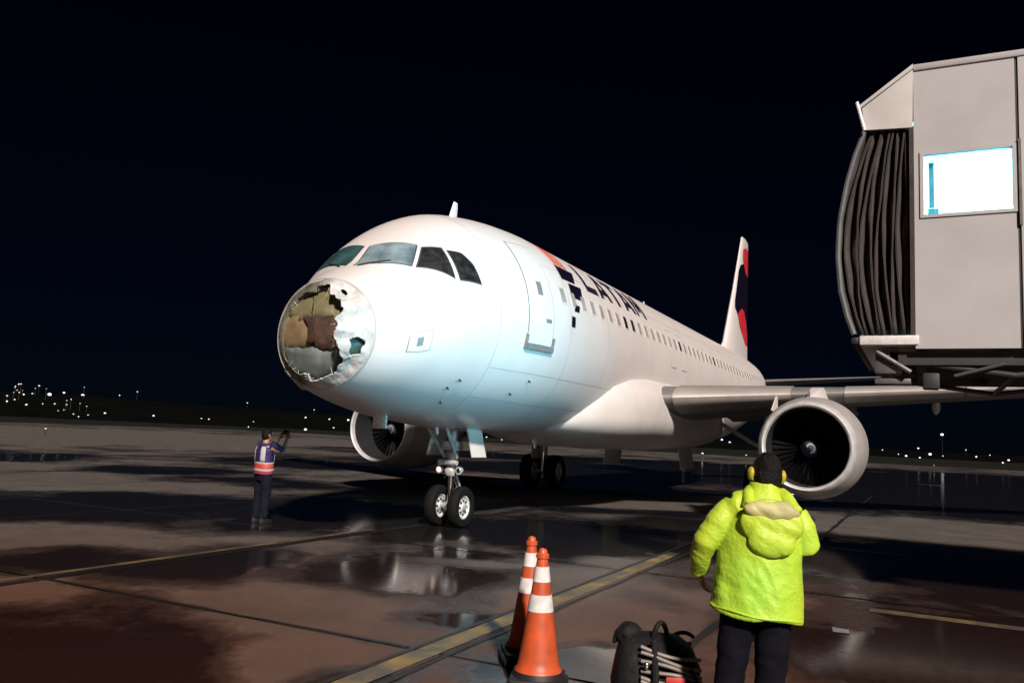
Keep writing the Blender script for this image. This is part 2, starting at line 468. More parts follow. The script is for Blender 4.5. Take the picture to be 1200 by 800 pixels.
pt = MB(); pt.add([(.33,-7.25,.007),(.55,-7.22,.007),(.53,-7.38,.007),(.34,-7.40,.007)], [(0,1,2,3)])
obj('pale_patch', pt, MT['pale_speck'], apron)  # small pale patch on the concrete

# hills: a real ridge 430-700 m away
def hill_z(x, y):
    d = math.hypot(x+8.5, y+8.1); a = math.degrees(math.atan2(y+8.1, x+8.5))-math.degrees(YAW)   # left positive
    prof = np.interp(a, [-60, -34, -20, -5, 10, 20, 28, 34, 60], [3.0, 3.0, 3.5, 4.0, 9.0, 11.0, 12.5, 12.0, 12.0])
    t = min(1, max(0, (d-330)/190)); t = t*t*(3-2*t)
    return t*prof*(.9+.25*float(fbm(np.array(a*.35), np.array(d*.006), 5)))-.3
hm = MB(); V = []; F = []
AN = np.linspace(-65, 65, 131); DS = [325, 360, 400, 440, 480, 520, 560, 640]
for a in AN:
    for d in DS:
        t = math.radians(a)+YAW; x = -8.5+d*math.cos(t); y = -8.1+d*math.sin(t)
        V.append((x, y, hill_z(x, y)-(4 if d == 640 else 0)-(2 if d == 325 else 0)))
n = len(DS)
for i in range(len(AN)-1):
    for j in range(n-1): F.append((i*n+j, (i+1)*n+j, (i+1)*n+j+1, i*n+j+1))
hm.add(V, F)
struct(obj('hills', hm, MT['hill'], smooth=80))

# ------------------------------------------------------------------ airliner
CZ = 3.85
PRF = [(0,-.66,-.66,.02),(.1,-.42,-.95,.28),(.3,-.28,-1.16,.50),(.6,-.10,-1.34,.73),(1.,.12,-1.52,.97),(1.4,.35,-1.64,1.20),(1.67,.51,-1.70,1.33),(2,.85,-1.77,1.46),(2.5,1.28,-1.86,1.60),(3,1.58,-1.92,1.70),(3.5,1.78,-1.96,1.78),(4,1.89,-2.0,1.84),(5,2.02,-2.04,1.93),(6,2.07,-2.06,1.975),(7,2.07,-2.06,1.975),(22,2.07,-2.06,1.975),(24,2.07,-2.02,1.975),(27,2.06,-1.65,1.9),(30,2.0,-.95,1.62),(33,1.82,-.1,1.13),(35.5,1.58,.6,.65),(37.5,1.3,1.,.2)]
PA = np.array(PRF)
def _slopes(xs, ys):
    h = np.diff(xs); d = np.diff(ys)/h; m = np.zeros(len(xs))
    for i in range(1, len(xs)-1):
        if d[i-1]*d[i] > 0:
            w1 = 2*h[i]+h[i-1]; w2 = h[i]+2*h[i-1]; m[i] = (w1+w2)/(w1/d[i-1]+w2/d[i])
    m[0], m[-1] = d[0], d[-1]
    return m
_SL = [_slopes(PA[:, 0], PA[:, k]) for k in (1, 2, 3)]
def prof(x):
    xs = PA[:, 0]; i = int(np.clip(np.searchsorted(xs, x)-1, 0, len(xs)-2)); h = xs[i+1]-xs[i]; t = (x-xs[i])/h; o = []
    for k in (1, 2, 3):
        y = PA[:, k]; m = _SL[k-1]
        o.append((2*t**3-3*t*t+1)*y[i]+(t**3-2*t*t+t)*h*m[i]+(3*t*t-2*t**3)*y[i+1]+(t**3-t*t)*h*m[i+1])
    return o
def S(x, th, off=0.0):
    """point on the fuselage skin: x metres aft, th degrees from the crown towards port"""
    t, b, w = prof(x); a = R(th)
    if x < 2.3 and math.sin(a) < 0: w *= 1-.15*min(1, (2.3-x)/1.3)**1.5   # starboard side pushed in by the impact
    return (x, -(w+off)*math.sin(a), CZ+(t+b)/2+((t-b)/2+off)*math.cos(a))

plane = thing('passenger_airplane', 'white twin engine airliner with smashed nose cone parked on the wet apron', 'airplane', (5.07, 0, 0))

# fuselage skin
rings = []
xs = list(np.linspace(1.03, 6, 44))+list(np.linspace(6.6, 37.5, 60))
NS = 96
for x in xs: rings.append([S(x, 360*k/NS) for k in range(NS)])
mb = MB(); mb.loft(rings, cap=False)
n0 = (len(rings)-1)*NS
mb.f.append(tuple(n0+k for k in range(NS)))
fus = obj('fuselage', mb, MT['white'], plane, smooth=60)

def patch(corn_b, corn_t, m, name, parent, off=.006, nu=12, nv=8, depth=.02, label=None):
    """skin-conforming panel between a bottom polyline and a top polyline, given as (x, th) lists"""
    def res(pl, n):
        L = [0]
        for a, b in zip(pl, pl[1:]): L.append(L[-1]+math.hypot(b[0]-a[0], (b[1]-a[1])*.034))
        out = []
        for k in range(n+1):
            s = L[-1]*k/n
            i = max(0, min(len(pl)-2, sum(1 for q in L[1:] if q < s-1e-9)))
            t = (s-L[i])/max(1e-9, L[i+1]-L[i]); out.append((pl[i][0]+(pl[i+1][0]-pl[i][0])*t, pl[i][1]+(pl[i+1][1]-pl[i][1])*t))
        return out
    B = res(corn_b, nu); T = res(corn_t, nu)
    V = []; F = []
    for layer in (off, -depth):
        for i in range(nu+1):
            for j in range(nv+1):
                t = j/nv; V.append(S(B[i][0]+(T[i][0]-B[i][0])*t, B[i][1]+(T[i][1]-B[i][1])*t, layer))
    q = nv+1
    for i in range(nu):
        for j in range(nv): F.append((i*q+j, (i+1)*q+j, (i+1)*q+j+1, i*q+j+1))
    o = (nu+1)*q
    loop = [i*q for i in range(nu+1)]+[nu*q+j for j in range(1, q)]+[i*q+nv for i in range(nu-1, -1, -1)]+[j for j in range(nv-1, 0, -1)]
    for k in range(len(loop)):
        a, b = loop[k], loop[(k+1) % len(loop)]; F.append((a, a+o, b+o, b))
    mb = MB(); mb.add(V, F)
    return obj(name, mb, m, parent, smooth=40, label=label)

def grow(pb, pt, g):
    al = pb+pt; cx = sum(p[0] for p in al)/len(al); ct = sum(p[1] for p in al)/len(al)
    def f(p):
        dx, dt = p[0]-cx, (p[1]-ct)*.03
        L = math.hypot(dx, dt); k = 1+g/max(L, .05)
        return (cx+dx*k, ct+dt*k/.03)
    return [f(p) for p in pb], [f(p) for p in pt]

def window(pb, pt, m, name, label=None, g=.035):
    gb, gt = grow(pb, pt, g)
    fr = patch(gb, gt, MT['seal'], 'window_frame', plane, off=.004)
    return patch(pb, pt, m, name, plane, off=.009, nu=16, nv=12, label=label)
def ln(a, b, n=4): return [(a[0]+(b[0]-a[0])*k/n, a[1]+(b[1]-a[1])*k/n) for k in range(n+1)]
window([(1.59,4.5),(1.93,40.5)], [(2.01,3.0),(2.25,30.5)], MT['glass_crazed_glare'], 'windshield_pane', 'pale hail crazed port windshield with painted glare')
window([(1.60,-4.0),(1.93,-40.5)], [(2.01,-3.0),(2.25,-30.5)], MT['glass_teal'], 'windshield_pane')
window([(1.99,44.2),(2.44,64.5)], [(2.28,35.3),(2.51,43.2)], MT['glass_dark'], 'cockpit_window')
window([(2.55,66.6),(2.98,72.4)], [(2.59,46.6),(2.81,52.2),(2.91,60.2)], MT['glass_dark'], 'cockpit_window')
window([(1.99,-44.2),(2.44,-64.5)], [(2.28,-35.3),(2.51,-43.2)], MT['glass_dark'], 'cockpit_window')
window([(2.55,-66.6),(2.98,-72.4)], [(2.59,-46.6),(2.81,-52.2),(2.91,-60.2)], MT['glass_dark'], 'cockpit_window')

# windshield wipers
for sd in (1, -1):
    e = MB(); e.tube([S(1.56, sd*8, .02), S(1.66, sd*14, .03), S(1.82, sd*26, .03)], [.012, .010, .008], 6); obj('wiper', e, MT['darksteel'], plane)
# passenger door: recessed-looking outline, panel, sill and window
def rect(x0, x1, a0, a1): return [(x0, a1), (x1, a1)], [(x0, a0), (x1, a0)]
def door(x0, x1, a0, a1):
    b, t = rect(x0-.024, x1+.024, a0-.7, a1+.7)
    patch(b, t, MT['door_gap'], 'door_gap', plane, off=.002, nu=6, nv=24)
    b, t = rect(x0, x1, a0, a1)
    d = patch(b, t, MT['white'], 'door', plane, off=.008, nu=10, nv=30)
    b, t = rect(x0+.36, x0+.54, 68.5, 76)
    w = patch(b, t, MT['grey_trim'], 'door_window', d, off=.013, nu=3, nv=5)
    b, t = rect(x0-.06, x1+.06, a1+.3, a1+3.0)
    patch(b, t, MT['grey_trim'], 'door_sill', d, off=.05, nu=8, nv=3)
    for xx in (x0-.06, x1+.01):
        b, t = rect(xx, xx+.05, a1-4.5, a1+.2)
        patch(b, t, MT['grey_trim'], 'sill_corner', d, off=.04, nu=2, nv=3)
    b, t = rect(x1-.30, x1-.10, 88, 90)
    patch(b, t, MT['grey_trim'], 'door_handle', d, off=.018, nu=2, nv=2)
door(4.33, 5.22, 44, 102)
b, t = rect(28.6, 29.4, 46, 100); patch(b, t, MT['grey_trim'], 'door_gap', plane, off=.002, nu=6, nv=24)
b, t = rect(28.63, 29.37, 47, 99); patch(b, t, MT['white'], 'door', plane, off=.007, nu=6, nv=24)

# cabin windows: frame and pane, each its own part
darkset = {9.48, 10.02}
k = 0; x = 5.75
while x < 28.2:
    b, t = rect(x-.135, x+.135, 66.8, 77.2); 
    fr = patch(b, t, MT['fairing'], 'cabin_window', plane, off=.004, nu=3, nv=5, depth=.008)
    b, t = rect(x-.10, x+.10, 68.0, 76.0)
    dk = k in (7, 8, 16, 24)
    patch(b, t, MT['glass_dark'] if dk else MT['pane_grey'], 'pane', fr, off=.008, nu=3, nv=5, depth=.004)
    x += .533; k += 1
# over-wing exits outline
for x0 in (13.1, 14.2):
    b, t = rect(x0, x0+.52, 62, 92); patch(b, t, MT['grey_trim'], 'exit_outline', plane, off=.002, nu=4, nv=8)
    b, t = rect(x0+.02, x0+.50, 62.6, 91.4); patch(b, t, MT['white'], 'exit_hatch', plane, off=.0065, nu=4, nv=8)

# skin seams
def seam(pts_x, pts_t, w):
    V = []; F = []
    for k, (x, th) in enumerate(zip(pts_x, pts_t)):
        if abs(pts_x[0]-pts_x[-1]) < 1e-6: q_ = ((x-w, th), (x+w, th))
        else: q_ = ((x, th-w*28), (x, th+w*28))
        for a in q_: V.append(S(a[0], a[1], .0022))
        if k: F.append((2*k-2, 2*k-1, 2*k+1, 2*k))
    mb = MB(); mb.add(V, F); obj('skin_seam', mb, MT['seam'], plane)
for x in (3.45, 6.02, 8.15, 11.35, 14.9, 18.6, 22.4, 26.0): seam([x]*60, np.linspace(2, 150, 60), .007)
for th in (56, 118, 137): seam(np.linspace(3.5, 25.5, 80), [th]*80, .006)
# title letters
def quad_patch(q, m, name, parent, off):
    (a, b_, c, d) = q   # bottom-left, bottom-right, top-right, top-left in (x, th)
    return patch([a, b_], [d, c], m, name, parent, off=off, nu=4, nv=6, depth=.004)
GLY = {
 'L': [[(0,0),(.24,0),(.24,1),(0,1)], [(.24,0),(.92,0),(.92,.22),(.24,.22)]],
 'A': [[(0,0),(.24,0),(.62,1),(.40,1)], [(.78,0),(1.02,0),(.62,1),(.40,1)], [(.22,.16),(.80,.16),(.72,.36),(.30,.36)]],
 'T': [[(0,.78),(1,.78),(1,1),(0,1)], [(.38,0),(.62,0),(.62,.78),(.38,.78)]],
 'M': [[(0,0),(.2,0),(.2,1),(0,1)], [(.8,0),(1,0),(1,1),(.8,1)], [(.42,.2),(.58,.2),(.22,1),(.02,1)], [(.42,.2),(.58,.2),(.98,1),(.78,1)]],
}
LX, LW, LG = 7.42, .74, .13
for i, ch in enumerate('LATAM'):
    lb = MB(); first = None
    for kq, q in enumerate(GLY[ch]):
        pts = [(LX+i*(LW+LG)+p[0]*LW, 60.5-22.0*p[1]) for p in q]
        nu, nv = 4, 10; o = .006+.003*kq; V = []; F = []
        for layer in (o, -.004):
            for a in range(nu+1):
                for c in range(nv+1):
                    u, v = a/nu, c/nv
                    bx = pts[0][0]*(1-u)+pts[1][0]*u; bt = pts[0][1]*(1-u)+pts[1][1]*u
                    tx = pts[3][0]*(1-u)+pts[2][0]*u; tt = pts[3][1]*(1-u)+pts[2][1]*u
                    V.append(S(bx*(1-v)+tx*v, bt*(1-v)+tt*v, layer))
        qn = nv+1; oo = (nu+1)*qn
        for a in range(nu):
            for c in range(nv): F.append((a*qn+c, (a+1)*qn+c, (a+1)*qn+c+1, a*qn+c+1))
        loop = [a*qn for a in range(nu+1)]+[nu*qn+c for c in range(1, qn)]+[a*qn+nv for a in range(nu-1, -1, -1)]+[c for c in range(nv-1, 0, -1)]
        for a in range(len(loop)): F.append((loop[a], loop[a]+oo, loop[(a+1) % len(loop)]+oo, loop[(a+1) % len(loop)]))
        lb.add(V, F)
    obj('letter', lb, MT['ink'], plane, label='dark letter %s of the title on the fuselage' % ch)
# emblem: coral rays above two indigo blocks
for j in range(3):
    x0 = 6.12+.24*j
    patch([(x0, 49.5), (x0+.17, 49.5)], [(x0-.06, 31), (x0+.08, 31)], MT['coral'], 'emblem_ray', plane, off=.006, nu=3, nv=10)
patch([(6.02, 60.5), (6.72, 60)], [(6.06, 50.5), (6.98, 50.3)], MT['navy'], 'emblem_block', plane, off=.007)
patch([(6.20, 71), (6.80, 70.6)], [(6.30, 61.8), (6.98, 61.3)], MT['navy'], 'emblem_block', plane, off=.007)
patch([(6.22, 79), (6.46, 79)], [(6.34, 75), (6.56, 75)], MT['navy'], 'emblem_block', plane, off=.009)
patch([(6.02, 88.5), (6.20, 88.5)], [(6.06, 82.5), (6.24, 82.5)], MT['navy'], 'emblem_block', plane, off=.007)

# nose access panel, probes and ports
b, t = rect(1.52, 1.92, 91, 107); patch(b, t, MT['grey_trim'], 'panel_outline', plane, off=.002, nu=4, nv=6, depth=.004)
b, t = rect(1.535, 1.905, 91.6, 106.4); ap = patch(b, t, MT['white'], 'access_panel', plane, off=.0055, nu=5, nv=8, depth=.004)
b, t = rect(1.66, 1.76, 95, 102); patch(b, t, MT['grey_trim'], 'static_port', ap, off=.0085, nu=3, nv=3, depth=.004)
def probe(x, th, l=.08):
    a = Vector(S(x, th, -.01)); b_ = Vector(S(x, th, .045)); c = b_+Vector((-l, 0, 0))
    mb = MB(); mb.tube([a, b_, c], [.016, .013, .006], 8); obj('air_probe', mb, MT['darksteel'], plane)
for x, th in ((2.9, 127), (2.92, 144), (4.9, 122), (2.75, 133), (4.55, 131)): probe(x, th)
# blade antennas and belly plate
def blade(x, th, h, c, name='blade_antenna', m=None, tip=.5):
    a = Vector(S(x, th)); nrm = (Vector(S(x, th, 1))-a).normalized()
    mb = MB(); rr = []
    for s, cc, wd in ((-.05, c, .035), (0, c, .03), (h*.6, c*.75, .022), (h, c*tip, .012)):
        o = a+nrm*s+Vector((s*.45, 0, 0)); side = nrm.cross(Vector((1, 0, 0)))
        rr.append([o+Vector((cc*u, 0, 0))+side*v*wd for u, v in ((0, 0), (.25, 1), (.7, .7), (1, 0), (.7, -.7), (.25, -1))])
    mb.loft(rr); return obj(name, mb, m or MT['white'], plane)
blade(4.45, 0, .38, .30); blade(16.5, 0, .33, .30); blade(8.6, 180, .30, .28); blade(4.2, 176, .12, .12)
mb = MB(); mb.box((2.55, -.20, 1.78), (2.60, .06, 2.00), .008); obj('belly_flap', mb, MT['reflect'], plane)

# ---- smashed nose: radome remains, bulkhead behind it
TH = [-180, -150, -120, -90, -60, -30, 0, 19, 40, 55, 72, 88, 105, 121, 133, 150, 165, 180]
XE = [.80, .86, .95, .99, .97, .92, .86, .82, .73, .66, .58, .51, .57, .67, .84, .84, .80, .80]
NT, NR = 420, 46
V = []; F = []; rim_ids = []
for k in range(NT):
    th = -180+360*k/NT
    xe = float(np.interp(th, TH, XE))
    jag = (float(vnoise(th*.11, 1.3, 2))-.5)*.13+(float(vnoise(th*.40, 2.3, 6))-.5)*.03
    xe = min(.99, xe+jag*(1.0 if th > 0 else 1.1))
    port = math.exp(-((th-70)/55)**2)
    for j in range(NR+1):
        s = j/NR; x = 1.055+(xe-1.055)*s
        amp = min(1, s*2.2)*(.026+.085*port)
        nz = (float(fbm(np.array(th*.05), np.array(x*6.), 31, 3))-.5)*2
        dent = -abs(float(vnoise(th*.03+5, x*3.1, 44))-.5)*2
        off = .004-.012*s+amp*nz*.95+amp*dent*1.1
        if th < 0: off -= .10*s
        V.append(S(x, th, off))
q = NR+1
hole = lambda th, x: ((th-106)/11)**2+((x-.85)/.095)**2 < 1+.35*math.sin(th*.45)+.25*math.sin(x*33)
hole2 = lambda th, x: ((th-33)/5)**2+((x-.93)/.03)**2 < 1
for k in range(NT):
    for j in range(NR):
        th = -180+360*(k+.5)/NT; a = V[k*q+j]
        if hole(th, a[0]) or hole2(th, a[0]): continue
        k2 = (k+1) % NT
        F.append((k*q+j, k2*q+j, k2*q+j+1, k*q+j+1))
        rim_ids.append(1 if -172+12*math.sin(j) < th < 4+9*math.sin(j*.9) and j > 6 else 0)
mb = MB(); mb.add(V, F)
rad = obj('radome_remains', mb, MT['radome'], plane, smooth=80, label='crumpled torn white skin left of the nose cone')
rad.data.materials.append(MT['rim_dirty']); rad.data.polygons.foreach_set('material_index', rim_ids)
sm = rad.modifiers.new('thick', 'SOLIDIFY'); sm.thickness = .018; sm.offset = -1
# radome joint seam
V = []; F = []
for k in range(NT):
    th = 360*k/NT
    for (x, o) in ((1.035, -.01), (1.035, .004), (1.052, .0045), (1.052, -.01)): V.append(S(x, th, o))
for k in range(NT):
    for j in range(3): F.append((k*4+j, ((k+1) % NT)*4+j, ((k+1) % NT)*4+j+1, k*4+j+1))
mb = MB(); mb.add(V, F); obj('radome_seam', mb, MT['seam'], plane)
# pressure bulkhead
blk = thing_part = None
mb = MB(); ring0 = [S(1.20, 360*k/64, -.03) for k in range(64)]; ring1 = [S(1.08, 360*k/64, -.04) for k in range(64)]
ctr = (1.2, 0, CZ-.7)
mb.loft([[(1.02, p[1]*.80, (p[2]-ctr[2])*.80+ctr[2]) for p in ring1], ring1, ring0], cap=True)
blk = obj('nose_bulkhead', mb, MT['dark'], plane, label='dark bulkhead exposed behind the smashed nose cone')
def uvp(u, v): return (.75-(u-331)*.01607, CZ-.44-(v-372)*.0131)
def torn(name, pts, m, x0, x1, seed, tilt=0.0):
    """irregular torn sheet: dense ragged outline, slight buckling, real thickness"""
    P = [uvp(*p) for p in pts]; out = []
    for i in range(len(P)):
        a, b_ = P[i], P[(i+1) % len(P)]; n = max(2, int(math.hypot(b_[0]-a[0], b_[1]-a[1])/.035))
        for k in range(n):
            t = k/n; y = a[0]+(b_[0]-a[0])*t; z = a[1]+(b_[1]-a[1])*t
            out.append((y+(n3((y*12, z*12, seed))-.5)*.04, z+(n3((z*12, y*12, seed+3))-.5)*.04))
    bm = bmesh.new(); vs = [bm.verts.new((x0, p[0], p[1])) for p in out]; f = bm.faces.new(vs)
    bmesh.ops.triangulate(bm, faces=[f])
    for _ in range(2):
        bmesh.ops.subdivide_edges(bm, edges=[e_ for e_ in bm.edges if e_.calc_length() > .06], cuts=1, use_grid_fill=True)
        bmesh.ops.triangulate(bm, faces=bm.faces[:])
    for v in bm.verts:   # lay the sheet over the rounded bulkhead
        r = math.hypot(v.co.y-.09, v.co.z-(CZ-.70))
        x = x0-.16+.24*min(1.3, r/.66)**2+(n3((v.co.y*8, v.co.z*8, seed), 1, seed)-.5)*.045+tilt*(v.co.z-(CZ-.7))
        v.co.y += (x-1.0)*.93; v.co.z += (x-1.0)*.2; v.co.x = x
    bmesh.ops.solidify(bm, geom=bm.faces[:], thickness=.012)
    bmesh.ops.recalc_face_normals(bm, faces=bm.faces[:])
    for f in bm.faces: f.smooth = True
    me = bpy.data.meshes.new(name); bm.to_mesh(me); bm.free()
    me.materials.append(m)
    return obj(name, me, m, blk)
torn('backing_sheet', [(337,372),(345,350),(365,336),(385,333),(402,350),(406,385),(410,420),(400,440),(375,449),(352,440),(338,412)], MT['brown'], .99, 0, 9)
torn('olive_panel', [(368,337),(390,336),(403,352),(400,374),(368,374)], MT['olive'], .93, 0, 1)
torn('olive_panel', [(338,356),(350,342),(367,336),(366,374),(347,376),(335,370)], MT['olive'], .95, 0, 2)
torn('tan_panel', [(335,372),(362,371),(366,384),(360,393),(378,404),(374,411),(337,411)], MT['tan'], .94, 0, 3)
torn('torn_foam', [(357,372),(392,372),(403,392),(404,408),(376,409),(361,400),(365,388)], MT['brown'], .90, 0, 4)
torn('blue_panel', [(338,408),(404,405),(412,425),(402,442),(378,449),(354,441),(342,425)], MT['bluegrey'], .91, 0, 5, .04)
torn('teal_panel', [(331,378),(338,374),(340,418),(354,440),(346,438),(333,412)], MT['teal'], .95, 0, 6)
tp = MB(); tp.loft([[S(x, th, -.10-.03*n3((x*20, th*.2, 0), 1, 3)) for th in np.linspace(88, 124, 14)] for x in np.linspace(.72, 1.0, 9)], cap=False, closed=False); o_ = obj('teal_liner', tp, MT['teal'], blk); s_ = o_.modifiers.new('t', 'SOLIDIFY'); s_.thickness = .01
fb = MB()   # loose fibres round the torn edge
for k in range(14):
    th = rng.uniform(-175, 178); xe = float(np.interp(th, TH, XE))
    a = Vector(S(min(.99, xe), th, -.03 if th > 0 else -.11)); c = Vector((1.0, .09, CZ-.7)); d = (c-a).normalized()
    l = rng.uniform(.04, .15); j1 = Vector((rng.uniform(-.05, .02), rng.uniform(-.04, .04), rng.uniform(-.05, .03)))
    fb.tube([a, a+d*l*.5+j1*.4, a+d*l+j1], [.006, .005, .002], 5)
obj('torn_fibres', fb, MT['radome'], rad)['kind'] = 'stuff'
V = []; F = []   # dirty inner rim of the torn skin on the starboard side
for k in range(60):
    th = -180+190*k/59; a = S(1.0, th, -.115); b_ = S(1.0, th, -.20)
    V += [(a[0]-.055, a[1], a[2]), (b_[0]-.02+.03*n3((th*.2, 1, 0), 1, 4), b_[1], b_[2])]
    if k: F.append((2*k-2, 2*k-1, 2*k+1, 2*k))
fb = MB(); fb.add(V, F); o_ = obj('torn_rim', fb, MT['rim_dirty'], rad); s_ = o_.modifiers.new('t', 'SOLIDIFY'); s_.thickness = .01
# hanging shreds
for (th, x, l) in ():
    a = Vector(S(x, th)); mb = MB(); mb.tube([a, a+Vector((-.06, .02, -l*.5)), a+Vector((-.02, -.01, -l))], [.014, .012, .003], 6); obj('torn_strip', mb, MT['radome'], rad)

# ---- belly fairing
rr = []
for x, w, h, zc in ((7.6,.7,.25,2.15),(8.3,1.45,.62,2.38),(9.1,1.95,.86,2.48),(10.0,2.2,.98,2.52),(11.2,2.32,1.03,2.55),(14,2.36,1.05,2.55),(17.5,2.34,1.03,2.55),(19,2.15,.9,2.5),(20.5,1.6,.6,2.4),(21.8,.8,.25,2.2)):
    ring = []
    for k in range(48):
        t = 2*math.pi*k/48; c, s_ = math.cos(t), math.sin(t); e = .72
        ring.append((x, w*math.copysign(abs(c)**e, c), zc+h*math.copysign(abs(s_)**e, s_)))
    rr.append(ring)
mb = MB(); mb.loft(rr); obj('belly_fairing', mb, MT['fairing'], plane, smooth=50)

# ---- wings
def foil(n=22):
    up = []; lo = []
    for k in range(n+1):
        x = .5*(1-math.cos(math.pi*k/n)); t = 5*(.2969*math.sqrt(x)-.126*x-.3516*x*x+.2843*x**3-.1036*x**4)
        up.append((x, t*1.0)); lo.append((x, -t*.95))
    return up[::-1]+lo[1:-1]
FO = foil()
SEC = [(1.7,11.0,7.4,2.80,.125),(2.3,11.3,6.9,2.86,.122),(6.4,13.55,4.25,3.20,.115),(12,16.45,2.75,3.68,.11),(17,18.95,1.55,4.10,.105)]
def sec_at(y):
    a = np.array(SEC); return [float(np.interp(y, a[:, 0], a[:, k])) for k in range(1, 5)]
def foil_ring(y, sgn, pts, ox=0., grow_=1.0, dz=0.):
    xl, c, z, t = sec_at(y)
    return [(xl+px*c+ox, sgn*y, z+pz*c*t/.12*.12*grow_*1.0*(t/.12)+dz-.02*px*c) for px, pz in pts]
for sgn in (-1, 1):
    mb = MB(); mb.loft([foil_ring(y, sgn, FO) for y in (1.7,2.3,3.3,4.4,5.4,6.4,8,10,12,14.5,16,17)])
    wg = obj('wing', mb, MT['wing'], plane, smooth=40)
    # leading-edge slats, each a shell just proud of the wing
    lead = [p for p in FO if p[0] < .13]
    for y0, y1 in ((2.5,5.1),(6.3,9.0),(9.05,11.8),(11.85,14.4),(14.45,16.8)):
        mb = MB(); rr = []
        for y in np.linspace(y0, y1, 5):
            o_ = foil_ring(y, sgn, lead, -.03, 1.10); i_ = foil_ring(y, sgn, lead, .03, .9)
            rr.append(o_+i_[::-1])
        mb.loft(rr); obj('slat', mb, MT['slat'], wg)
    for y in (4.6, 8.4, 11.9):
        xl, c, z, t = sec_at(y); mb = MB(); rr = []
        for s_, r in ((0,.02),(.15,.14),(.45,.2),(.8,.15),(1,.02)):
            rr.append([(xl+c*.5+s_*c*.68, sgn*y+r*.55*math.cos(a), z-.22-.10*s_+r*math.sin(a)) for a in [2*math.pi*k/14 for k in range(14)]])
        mb.loft(rr); obj('flap_fairing', mb, MT['fairing'], wg)
    xl, c, z, t = sec_at(17); mb = MB()
    mb.prism([(xl+.1, z-.05), (xl+1.3, z+.85), (xl+1.75, z+.85), (xl+1.55, z), (xl+1.7, z-.75), (xl+1.3, z-.75)], 'Y', sgn*17.0, sgn*17.05)
    obj('wingtip_fence', mb, MT['white'], wg)
    # inboard flap, a little lowered
    mb = MB(); rr = []
    for y in np.linspace(2.5, 6.3, 5):
        xl, c, z, t = sec_at(y); xt = xl+c
        rr.append([(xt-.9, sgn*y, z-.05), (xt-.2, sgn*y, z-.12), (xt+.55, sgn*y, z-.36), (xt-.2, sgn*y, z-.27), (xt-.8, sgn*y, z-.22)])
    mb.loft(rr); obj('flap', mb, MT['wing'], wg)

# ---- tail
def slab_wing(rows, name, m, parent):
    """rows: (base point, chord, thickness, thickness axis)"""
    mb = MB(); rr = []
    for (x, y, z), c, t, ax in rows:
        ring = []
        for px, pz in FO:
            d = pz*c*.08*t/.5
            ring.append((x+px*c, y+(d if ax == 'Y' else 0), z+(d if ax == 'Z' else 0)))
        rr.append(ring)
    mb.loft(rr); return obj(name, mb, m, parent, smooth=40)
FIN = [((27.4,0,5.75),6.9,.45,'Y'),((28.6,0,6.4),5.6,.55,'Y'),((30.5,0,9.2),3.6,.58,'Y'),((32.3,0,12.15),1.75,.60,'Y')]
fin = slab_wing(FIN, 'tail_fin', MT['white'], plane)
fa = np.array([[f[0][0], f[0][2], f[1], f[2]] for f in FIN])
def finpt(z, s, off):
    x0 = np.interp(z, fa[:, 1], fa[:, 0]); c = np.interp(z, fa[:, 1], fa[:, 2]); t = np.interp(z, fa[:, 1], fa[:, 3])
    th = 5*(.2969*math.sqrt(s)-.126*s-.3516*s*s+.2843*s**3-.1036*s**4)*c*.08*t/.5
    return (float(x0+s*c), -float(th)-off, float(z))
def finpatch(zs, m, off):
    for sd in (1, -1):
        V = []; F = []; n = 14
        for i in range(13):
            t = i/12; z = zs[0][0]+(zs[-1][0]-zs[0][0])*t
            s0 = np.interp(z, [a[0] for a in zs], [a[1] for a in zs]); s1 = np.interp(z, [a[0] for a in zs], [a[2] for a in zs])
            for lay in (off, -.01):
                for j in range(n):
                    p = finpt(z, s0+(s1-s0)*j/(n-1), lay); V.append((p[0], p[1]*sd, p[2]))
        for i in range(12):
            for j in range(n-1):
                F.append((i*2*n+j, i*2*n+j+1, (i+1)*2*n+j+1, (i+1)*2*n+j))
        mb = MB(); mb.add(V, F)
        obj('fin_stripe', mb, m, fin)
finpatch([(6.9,.75,.99),(7.7,.35,.99),(8.3,.07,.99),(10.5,.06,.99),(10.9,.4,.99)], MT['navy'], .004)
finpatch([(10.4,.60,.99),(10.9,.25,.99),(11.5,.18,.99),(11.75,.5,.99)], MT['finred'], .008)
finpatch([(6.8,.80,.99),(7.4,.40,.99),(8.0,.22,.8),(8.4,.4,.6)], MT['finred'], .008)
for sgn in (-1, 1):
    slab_wing([((30.6,sgn*.7,4.75),3.9,.45,'Z'),((31.2,sgn*1.4,4.83),3.4,.5,'Z'),((34.6,sgn*6.2,5.35),1.4,.5,'Z')], 'tailplane', MT['wing'], plane)

